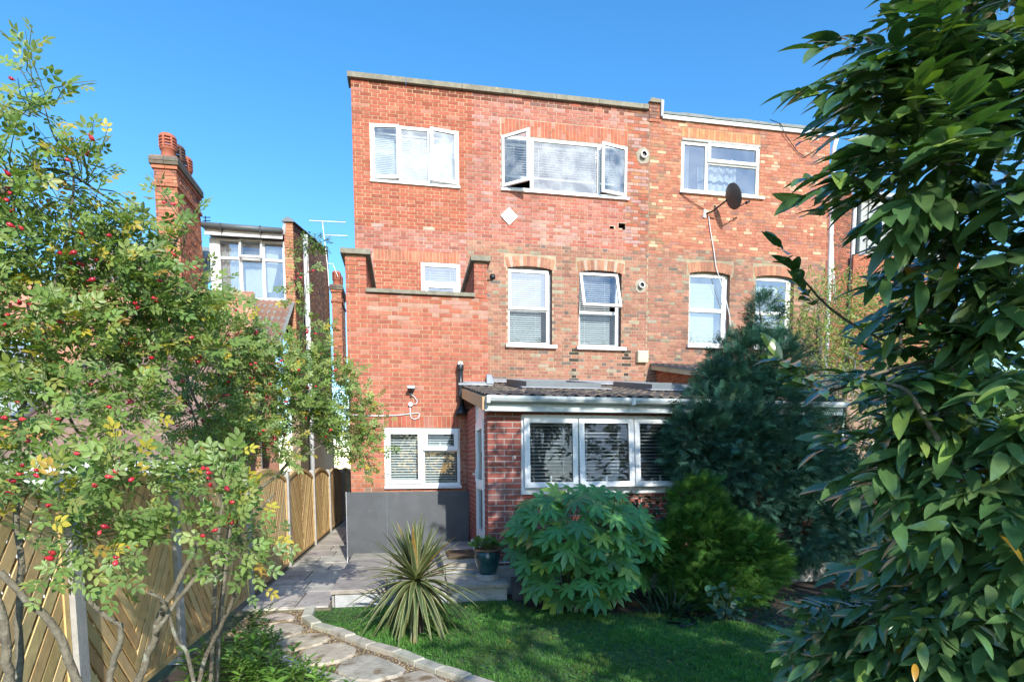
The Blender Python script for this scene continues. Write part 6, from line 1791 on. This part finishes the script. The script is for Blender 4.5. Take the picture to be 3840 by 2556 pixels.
for k in range(110):
    a = np.array([rng.uniform(5.9, 7.3), rng.uniform(7.9, 8.5), rng.uniform(2.7, 3.1)]); d = rng.normal(size=3) * .3
    mb.tube([a, a + d * .5 + rng.normal(size=3) * .06, a + d], [.007, .006, .003], 4, cap=False)
o = mb.build('twigs', pm('dry_twig', (.34, .31, .27), .8), tw); o['kind'] = 'stuff'

# ------------------------------------------------------------------ fatsia
def fatsia_mesh(lobes=8, cup=.18):
    V, F = [(0, 0, 0)], []
    span = R(262)
    ring1, ring2 = [], []
    for k in range(lobes):
        a0 = -span / 2 + span * k / (lobes - 1)
        L_ = 1.0 - .38 * abs(k - (lobes - 1) / 2) / ((lobes - 1) / 2)
        h = span / (lobes - 1) / 2
        for da, r_, z in ((-h, .40, -.02), (-h * .66, .70, -.02), (0, 1.0, -.13), (h * .66, .70, -.02), (h, .40, -.02)):
            if da == -h and k > 0: continue
            a = a0 + da
            rr = r_ * L_
            ring2.append((rr * math.sin(a), rr * math.cos(a), z - cup * rr * rr + (.05 if da == 0 else 0)))
            r1 = .30 * L_
            ring1.append((r1 * math.sin(a), r1 * math.cos(a), .012 + (-.03 if abs(da) == h else .0)))
    n = len(ring1)
    V += ring1 + ring2
    for i in range(n - 1):
        F.append((0, 1 + i + 1, 1 + i)); F.append((1 + i, 1 + i + 1, 1 + n + i + 1, 1 + n + i))
    mb = MB(); mb.v = V; mb.f = F; mb.c = [None] * len(F)
    return mb.mesh('leaf', 'fatsia_one', True)


ft = tree('fatsia', 'big-leaved fatsia shrub below the lean-to window', 'shrub', None, (2.0, 6.9, GZ))
fm3 = [fatsia_mesh(8, .15), fatsia_mesh(9, .3), fatsia_mesh(7, .05)]
FAT = [(2.05, 6.75, .98, .80, .50), (1.62, 6.8, .78, .46, .45), (2.62, 6.9, .72, .48, .55), (1.95, 6.6, .42, .66, .38)]
mb = MB()
stems_b = [(1.9 + .25 * k, 6.95 + .06 * (k % 2), GZ) for k in range(-2, 4)]
P_, U_ = sample(FAT, 420, .72, 1.0)
keep = (U_[:, 1] < .55) & (P_[:, 2] > .05); P_, U_ = P_[keep], U_[keep]
got = []
for p, u in zip(P_, U_):                                          # keep the leaves spaced like tiles
    if all(np.linalg.norm(p - q) > .125 for q in got):
        got.append(p)
        b = Vector(min(stems_b, key=lambda s: abs(s[0] - p[0])))
        mid = b.lerp(Vector(p), .55) + Vector((0, .1, .06))
        mb.tube([b, mid, Vector(p)], [.010, .006, .004], 5, cap=False)
        out = np.array([u[0] * 1.0 + rng.normal() * .35, u[1] * .5 - .35, -.45 + rng.normal() * .25 + u[2] * .3])
        nz = np.array([u[0] * .35 + .2 * rng.normal(), -.75 + .25 * rng.normal(), .75 + .2 * rng.normal()])
        A_ = frame(out[None], nz[None])[0] * rng.uniform(.19, .26)
        M = Matrix.Identity(4)
        for a_ in range(3):
            for b_ in range(3): M[a_][b_] = A_[a_][b_]
            M[a_][3] = p[a_]
        c = random.choices([(.095, .27, .065), (.12, .31, .075), (.07, .19, .05), (.33, .46, .08)], [.42, .3, .18, .10])[0]
        put_matrix('leaf', random.choice(fm3), ft, M, jit(c, .12))
mb.build('stems', 'stem_green', ft, True)

# ------------------------------------------------------------------ cordyline
cd = tree('cordyline', 'spiky variegated cordyline with arching striped leaves at the lawn edge', 'cordyline', None, (.09, 6.02, GZ))
mb = MB(); limb(mb, [(.10, 6.03, GZ - .02), (.10, 6.02, .15), (.08, 6.0, .36), (.07, 6.0, .50)], .045, .035, 10); mb.build('trunk', 'bark_dark', cd, True)
cc = np.array([.07, 6.0, .50])
for k in range(165):
    t = (k + .5) / 165
    el = R(82) - R(142) * t + rng.normal() * R(5)
    az = k * 2.39996 + rng.normal() * .2
    L_ = rng.uniform(.62, .76) * (1.0 if t < .75 else .88)
    d = np.array([math.cos(el) * math.cos(az), math.cos(el) * math.sin(az), math.sin(el)])
    sag = (.05 + .30 * max(0, math.cos(el))) * rng.uniform(.6, 1.4) * (.5 + .9 * t)
    n = 7
    pts = []
    for i in range(n + 1):
        s = i / n
        pts.append(cc + d * L_ * s * .99 + np.array([0, 0, -sag * L_ * s ** 2.2]) + d * .015)
    sd_ = np.cross(d, [0, 0, 1.0]); sd_ /= max(1e-6, np.linalg.norm(sd_)); nz = np.cross(sd_, d)
    V, F, CC = [], [], []
    grn = np.array(random.choice([(.13, .17, .065), (.10, .15, .06), (.17, .20, .08)])) * rng.uniform(.85, 1.15)
    crm = np.array(random.choice([(.52, .50, .24), (.46, .46, .20), (.58, .54, .32)])) * rng.uniform(.85, 1.1)
    if rng.random() < .05: grn, crm = np.array((.36, .22, .06)), np.array((.45, .28, .08))
    for i, p in enumerate(pts):
        s = i / n
        w = .027 * (min(1, .45 + s * 2.2)) * (1 - s ** 2.4) + .0008
        for q, cl in ((-1, crm), (-.62, grn), (0, grn * .85), (.62, grn), (1, crm)):
            V.append(tuple(p + sd_ * w * q + nz * (abs(q) * w * .38))); CC.append(cl)
    for i in range(n):
        for j in range(4):
            a = i * 5 + j; F.append((a, a + 1, a + 6, a + 5))
    me = bpy.data.meshes.new('leaf'); me.from_pydata(V, [], F)
    at = me.color_attributes.new('Col', 'FLOAT_COLOR', 'POINT'); at.data.foreach_set('color', [x for c_ in CC for x in (*c_, 1.0)])
    me.polygons.foreach_set('use_smooth', [True] * len(F)); me.materials.append(MAT['cordy'])
    put_matrix('leaf', me, cd, Matrix.Identity(4))

# plant in the pot
gp_ = tree('pot_plant', 'small round-leaved green plant growing in the teal pot', 'plant', None, (PCX, PCY, .53))
mb = MB()
for k in range(75):
    u = unit(1)[0]; u[2] = abs(u[2]) * .8
    p = np.array([PCX - .02, PCY, .60]) + u * np.array([.20, .18, .17]) * rng.uniform(.5, 1.0)
    mb.tube([(PCX + rng.normal() * .03, PCY + rng.normal() * .03, .53), tuple(np.array([PCX, PCY, .6]) + u * .06), tuple(p)], [.004, .003, .002], 4, cap=False)
    fr_ = frame((u + np.array([0, -.4, -.1]))[None], (np.array([0, -.5, .8]) + rng.normal(size=3) * .3)[None])[0] * rng.uniform(.028, .046)
    lm = MB(); nn_ = 9
    ringp = [(math.sin(2 * PI * j / nn_) * (1 + .12 * math.sin(j * 3)), math.cos(2 * PI * j / nn_) * (1 + .12 * math.cos(j * 2)) + .6, .18) for j in range(nn_)]
    for j in range(nn_): lm.face([(0, .6, 0), ringp[(j + 1) % nn_], ringp[j]])
    M = Matrix.Identity(4)
    for a_ in range(3):
        for b_ in range(3): M[a_][b_] = fr_[a_][b_]
        M[a_][3] = p[a_]
    put_matrix('leaf', lm.mesh('leaf', 'herb_one', True), gp_, M, jit((.10, .21, .075), .2))
mb.build('stems', 'stem_green', gp_)

# ------------------------------------------------------------------ lawn grass
def tuft(n=7):
    V, F = [], []
    for k in range(n):
        a = 2 * PI * k / n + .4 * math.sin(k * 5); r0 = .25; h = .8 + .4 * math.sin(k * 7.1); ln_ = .55 + .3 * math.cos(k * 3.3)
        b = np.array([math.cos(a) * r0, math.sin(a) * r0, 0]); s = np.array([-math.sin(a), math.cos(a), 0]) * .065; o = np.array([math.cos(a), math.sin(a), 0])
        i = len(V); V += [b - s, b + s, b + o * ln_ * .4 + np.array([0, 0, h * .65]) + s * .8, b + o * ln_ * .4 + np.array([0, 0, h * .65]) - s * .8, b + o * ln_ + np.array([0, 0, h]) + s * .1, b + o * ln_ + np.array([0, 0, h]) - s * .1]
        F += [(i, i + 1, i + 2, i + 3), (i + 3, i + 2, i + 4, i + 5)]
    return np.array(V), F


TU_V, TU_F = tuft()
no_grass = [gp, [(-2, 7.2), (1.27, 7.2), (1.27, 11), (-2, 11)]]
bed_poly = [(1.28, 7.3), (1.5, 6.75), (2.2, 6.45), (2.9, 6.25), (3.5, 5.75), (4.2, 5.2), (5.2, 4.9), (8.8, 4.5), (8.8, 7.6), (1.28, 7.6)]
left_poly = [(-2.2, 1.0), (.3, 1.0), (-.15, 4.05), (-.6, 4.68), (-1.2, 5.36), (-1.6, 6.0), (-2.2, 6.4)]
pts = []
while len(pts) < 21000:
    x, y_ = random.uniform(-1.15, 5.4), random.uniform(3.4, 7.3)
    if random.random() > 1.25 - y_ * .12: continue
    if any(in_poly(x, y_, p) for p in no_grass) or in_poly(x, y_, left_poly): continue
    if in_poly(x, y_, bed_poly) and random.random() < .93: continue
    if math.hypot(x - .1, y_ - 6.0) < .16 and random.random() < .7: continue
    pts.append((x, y_, GZ - .002))
T = np.array(pts); k = len(T)
h = rng.uniform(.018, .036, k) * (1 + .5 * (np.sin(T[:, 0] * 5.1) * np.sin(T[:, 1] * 4.3) > .45)); th = rng.uniform(0, 2 * PI, k)
A = np.zeros((k, 3, 3)); A[:, 0, 0] = np.cos(th); A[:, 1, 0] = np.sin(th); A[:, 0, 1] = -np.sin(th); A[:, 1, 1] = np.cos(th); A[:, 2, 2] = 1
A *= h[:, None, None]
C = colours(k, [(.10, .27, .052), (.13, .31, .06), (.075, .21, .042), (.20, .30, .075)], [.4, .32, .2, .08])
wear = .5 + .5 * np.sin(T[:, 0] * 2.3 + 1.7 * np.sin(T[:, 1] * 1.9)) * np.sin(T[:, 1] * 3.1 + 1.3 * np.sin(T[:, 0] * 2.7))
C = C * (.72 + .5 * wear)[:, None] + np.array([.05, .02, .0]) * ((wear < .22) * rng.uniform(0, 1, k))[:, None]
A = A * (.65 + .7 * wear)[:, None, None]
o = put_matrix('grass', mass_mesh('grass', TU_V, TU_F, A, T, C, 'herb'), None, Matrix.Identity(4)); tag(o, 'short green grass of the shaded lawn', 'grass', kind='stuff')
# broad weeds and clover in the turf
pts = []
while len(pts) < 2600:
    x, y_ = random.uniform(-1.1, 5.0), random.uniform(3.6, 7.25)
    if any(in_poly(x, y_, p) for p in no_grass) or in_poly(x, y_, left_poly): continue
    if in_poly(x, y_, bed_poly) and random.random() < .6: continue
    if math.sin(x * 3.1 + 1) * math.sin(y_ * 2.7) + random.uniform(-.7, .7) < 0: continue
    pts.append((x, y_, GZ + random.uniform(.012, .03)))
T = np.array(pts); k = len(T)
fr_ = frame(np.c_[rng.normal(size=(k, 2)), rng.uniform(-.1, .5, k)], np.array([0, 0, 1.0]) + rng.normal(size=(k, 3)) * .25)
o = put_matrix('weeds', mass_mesh('weeds', HERB_V, HERB_F, fr_ * rng.uniform(.02, .05, (k, 1))[:, :, None] * 1.3, T, colours(k, [(.08, .21, .042), (.11, .25, .06)], [.5, .5]), 'herb'), None, Matrix.Identity(4)); tag(o, 'low clover and broad-leaved weeds in the lawn', 'weeds', kind='stuff')

# ------------------------------------------------------------------ ground cover and small plants
def herb_clump(name, label, cat, base, n, L_, spread, tmpl, pal, w, group=None, lean=(0, -.2, .6), n_one=0, flat=.6):
    t = tree(name, label, cat, group, base)
    P_ = np.array(base) + np.c_[rng.normal(size=(n, 2)) * spread * .45, np.abs(rng.normal(size=n)) * .03]
    D_ = np.c_[(P_[:, :2] - np.array(base)[:2]) / max(spread, .01) * .6, np.zeros(n)] + np.array(lean) + rng.normal(size=(n, 3)) * .35
    fr_ = frame(D_, np.array([0, -.3, 1.0]) * flat + rng.normal(size=(n, 3)) * .3)
    scatter(t, 'leaf', tmpl[0], tmpl[1], fr_ * (L_ * rng.uniform(.6, 1.15, (n, 1)))[:, :, None], P_, colours(n, pal, w), 'herb', n_one, 'foliage')
    return t


HB, ST = (HERB_V, HERB_F), (STRAP_V, STRAP_F)
GRN = [(.16, .31, .055), (.21, .37, .07), (.12, .24, .04)]
# leafy shoots in the bed below the roses: stacked whorls of narrow leaves
def leafy_shoot(base, h, n, L_, label, pal, tmpl=HB):
    t = tree('leafy_plant', label, 'plant', 'leafy plants in the bed under the roses', base)
    k = 9; A, T = [], []
    mb = MB()
    for s in range(n):
        b = np.array(base) + np.array([rng.normal() * .10, rng.normal() * .10, 0]); tip = b + np.array([rng.normal() * .09, rng.normal() * .08, h * rng.uniform(.65, 1.1)])
        mb.tube([b, (b + tip) / 2 + rng.normal(size=3) * .01, tip], [.004, .003, .002], 4, cap=False)
        for i in range(k * 2):
            f = .25 + .75 * i / (k * 2); p = b + (tip - b) * f; az = i * 2.4 + s
            d = np.array([math.cos(az), math.sin(az), .35 + f * .5]); A.append(frame(d[None], np.array([[0, 0, 1.0]]) + rng.normal(size=(1, 3)) * .2)[0] * L_ * rng.uniform(.7, 1.1)); T.append(p)
    mb.build('stems', 'stem_green', t)
    scatter(t, 'leaf', tmpl[0], tmpl[1], np.array(A), np.array(T), colours(len(T), pal, [.4, .3, .3]), 'herb', 40, 'foliage')


spots = [((-1.42, 5.05, GZ), .42, 'tall leafy plant at the foot of the rounded fence post'), ((-1.15, 4.75, GZ), .36, 'bright leafy plant in the bed beside the stepping stones'), ((-.95, 4.45, GZ), .30, 'low leafy plant at the bottom edge beside the left edging stones'),
         ((-1.5, 4.5, GZ), .45, 'leafy plant between the rose stems and the fence'), ((-1.30, 5.45, GZ), .28, 'small leafy plant next to the first stepping stones'), ((-.72, 4.25, GZ), .22, 'small bright plant by the nearest edging stones')]
for b, h_, lab in spots: leafy_shoot(b, h_, 9, .10, lab, GRN)
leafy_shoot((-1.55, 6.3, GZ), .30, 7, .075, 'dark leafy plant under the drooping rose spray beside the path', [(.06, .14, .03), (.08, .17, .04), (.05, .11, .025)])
herb_clump('ground_cover', 'bright low ground cover along the left edging', 'ground cover', (-1.0, 4.85, GZ), 420, .055, .38, HB, GRN, [.4, .35, .25], None, (0, -.1, .6))
# dark plants in the shrub bed
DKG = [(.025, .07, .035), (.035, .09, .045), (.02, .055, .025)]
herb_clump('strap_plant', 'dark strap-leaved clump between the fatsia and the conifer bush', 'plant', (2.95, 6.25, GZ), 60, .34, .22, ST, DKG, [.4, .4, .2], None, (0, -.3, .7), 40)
bl = tree('bramble', 'small dark bramble with rounded leaves at the bed edge', 'plant', None, (3.45, 5.85, GZ))
P_ = np.array((3.45, 5.85, GZ)) + rng.normal(size=(60, 3)) * np.array([.17, .12, .10]) + np.array([0, 0, .17]); P_[:, 2] = np.maximum(P_[:, 2], GZ + .03)
D_ = rng.normal(size=(60, 3)) + np.array([0, -.5, 0])
scatter(bl, 'leaf', HERB_V * np.array([1.9, 1, 1]), HERB_F, frame(D_, np.array([0, -.4, 1.0]) + rng.normal(size=(60, 3)) * .2) * .10, P_, colours(60, [(.05, .12, .075), (.04, .10, .06)], [.5, .5]), 'herb', 60)
mb = MB(); mb.tube([(3.45, 5.85, GZ), (3.43, 5.83, .1), (3.5, 5.8, .3)], [.006, .004, .002], 5)
for k in range(20): mb.tube([(3.45, 5.84, .05), tuple((P_[k * 3] + np.array([3.45, 5.84, .1])) / 2), tuple(P_[k * 3])], [.004, .003, .002], 4, cap=False)
mb.build('stems', 'stem_green', bl)


def ivy(label, ells, n, sc=1.0, n_one=0):
    t = tree('ivy', label, 'ivy', 'ivy patches in the shade', ells[0][:3])
    P_, U_ = sample(ells, n, .8, 1.05)
    P_[:, 2] = np.maximum(P_[:, 2], GZ + .015)
    D_ = U_ * .5 + np.array([0, -.6, -.3]) + rng.normal(size=P_.shape) * .3
    scatter(t, 'leaf', HERB_V * np.array([2.2, 1, 1]), HERB_F, frame(D_, U_ + np.array([0, -.7, .5]) + rng.normal(size=P_.shape) * .3) * (.085 * sc * rng.uniform(.6, 1.2, (n, 1)))[:, :, None], P_, colours(n, DKG, [.4, .3, .3]), 'herb', n_one, 'foliage')


ivy('dark ivy growing below the lean-to window sill', [(3.1, 7.7, .95, .55, .35), (3.7, 7.7, .7, .5, .5), (2.6, 7.75, .5, .5, .5)], 900, .9, 60)
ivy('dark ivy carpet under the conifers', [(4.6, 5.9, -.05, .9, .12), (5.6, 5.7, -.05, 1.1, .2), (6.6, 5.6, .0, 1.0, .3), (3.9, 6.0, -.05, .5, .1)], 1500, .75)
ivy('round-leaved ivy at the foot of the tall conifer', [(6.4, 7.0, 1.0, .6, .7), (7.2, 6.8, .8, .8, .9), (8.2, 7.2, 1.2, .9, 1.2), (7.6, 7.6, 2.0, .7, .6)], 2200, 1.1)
# hose on the lawn edge
mb = MB(); mb.tube([(2.75, 5.85, GZ + .02), (2.85, 5.75, GZ + .03), (2.8, 5.65, GZ + .02), (2.95, 5.68, GZ + .03), (3.05, 5.8, GZ + .03), (3.08, 6.0, GZ + .03), (3.15, 6.2, GZ + .05)], .014, 7)
tag(mb.build('hose', 'black_plastic', None, True), 'short black hose lying at the lawn edge', 'hose')
# vines on the old flank wall top
vn = tree('wall_vine', 'pale green vine trailing over the flank wall beside the vent pipe', 'vine', None, (-2.5, 15.9, 6.8))
P_, U_ = sample([(-2.3, 15.9, 7.25, .28, .16), (-2.0, 15.9, 7.3, .2, .12), (-2.55, 15.9, 7.1, .2, .1)], 120, .1, 1.0)
A, T, I = shoots(P_, U_ + rng.normal(size=P_.shape) * .4, 4, .15, .085, (0, -.3, 1), R(60), .1, .4)
scatter(vn, 'leaf', HERB_V, HERB_F, A, T, colours(len(T), [(.16, .24, .06), (.12, .2, .05)], [.5, .5]), 'herb', 60, 'foliage')
mb = MB(); limb(mb, [(-2.85, 16.8, 6.9), (-2.5, 16.0, 7.1), (-2.0, 15.9, 7.3), (-1.75, 15.9, 7.5)], .012, .004, 5); mb.build('stem', 'bark', vn)

# fallen leaves on the path, paving and lawn
pts = [(random.uniform(-1.9, 3.2), random.uniform(4.2, 8.6)) for _ in range(330)]
T = np.array([(x, y_, (GZ + .035 if y_ < 7.2 else (.012 if x < -.95 else .18))) for x, y_ in pts if not (x > .45 and y_ > 7.2) and not (x > 1.2 and y_ > 6.4)]); k = len(T)
fr_ = frame(np.c_[rng.normal(size=(k, 2)), rng.normal(size=k) * .1], np.array([0, 0, 1.0]) + rng.normal(size=(k, 3)) * .25)
o = put_matrix('fallen_leaves', mass_mesh('fallen_leaves', HERB_V, HERB_F, fr_ * rng.uniform(.018, .042, (k, 1))[:, :, None], T, colours(k, [(.45, .30, .06), (.32, .19, .06), (.22, .13, .06), (.5, .40, .10)], [.3, .3, .25, .15]), 'herb'), None, Matrix.Identity(4))
tag(o, 'small yellow and brown leaves fallen on the path and paving', 'leaves', kind='stuff')

# trees in the gardens beyond, right of the adjoining house
def back_tree(label, base, ells, n, pal):
    t = tree('background_tree', label, 'tree', 'trees in the gardens beyond', (base[0], base[1], GZ))
    mb = MB(); limb(mb, [(base[0], base[1], GZ), (base[0], base[1], 1.5), ells[0][:3]], .14, .04, 7)
    for e in ells: limb(mb, [(base[0], base[1], 1.2), e[:3]], .05, .02, 5)
    mb.build('trunk', 'bark_dark', t, True)
    P_, U_ = sample(ells, n, .35, 1.03)
    A, T, I = shoots(P_, U_ + rng.normal(size=P_.shape) * .3, 6, .4, .16, (0, -.3, 1), R(60), .2, .45, .7)
    scatter(t, 'leaf', HERB_V, HERB_F, A, T, colours(len(T), pal, [.4, .35, .25]), 'herb', 0, 'crown')


back_tree('broad green tree beyond the laurel at the far right', (12.5, 12.0), [(12.3, 12.0, 3.2, 1.5, 1.3), (13.5, 12.4, 2.2, 1.6, 1.4), (11.3, 11.4, 1.8, 1.2, 1.3), (14.8, 12.5, 3.0, 1.4, 1.4)], 1500, [(.10, .17, .04), (.14, .21, .055), (.07, .12, .03)])
back_tree('low green tree at the far right behind the laurel stems', (10.2, 8.6), [(10.2, 8.6, 1.4, 1.0, 1.1), (11.2, 9.0, 2.0, 1.0, 1.2), (9.4, 8.8, 1.0, .8, .9)], 900, [(.06, .12, .03), (.09, .16, .04), (.045, .09, .025)])

# hedge closing the garden behind the viewer (it shows in the window glass)
hg = tree('garden_hedge', 'long leafy hedge closing the garden behind the viewer', 'hedge', None, (0, -9, GZ))
mb = MB()
for k in range(24): limb(mb, [(-9 + k * .85, -9.2, GZ), (-9 + k * .85 + rng.normal() * .1, -9.2, 1.5), (-9 + k * .85 + rng.normal() * .3, -9.1, 3.0)], .04, .015, 5)
mb.build('stems', 'bark_dark', hg)
n = 5200
P_ = np.c_[rng.uniform(-9.5, 11.5, n), -9.2 + rng.uniform(-.5, .5, n), rng.uniform(GZ, 3.4, n)]; P_[:, 2] += .25 * np.sin(P_[:, 0] * 1.7)
fr_ = frame(rng.normal(size=(n, 3)) + np.array([0, .5, .2]), np.array([0, .6, .8]) + rng.normal(size=(n, 3)) * .4)
scatter(hg, 'leaf', HERB_V * np.array([1.6, 1, 1]), HERB_F, fr_ * (rng.uniform(.18, .32, (n, 1)))[:, :, None], P_, colours(n, [(.05, .10, .03), (.07, .13, .035), (.04, .08, .025)], [.4, .35, .25]), 'herb', 0, 'foliage')
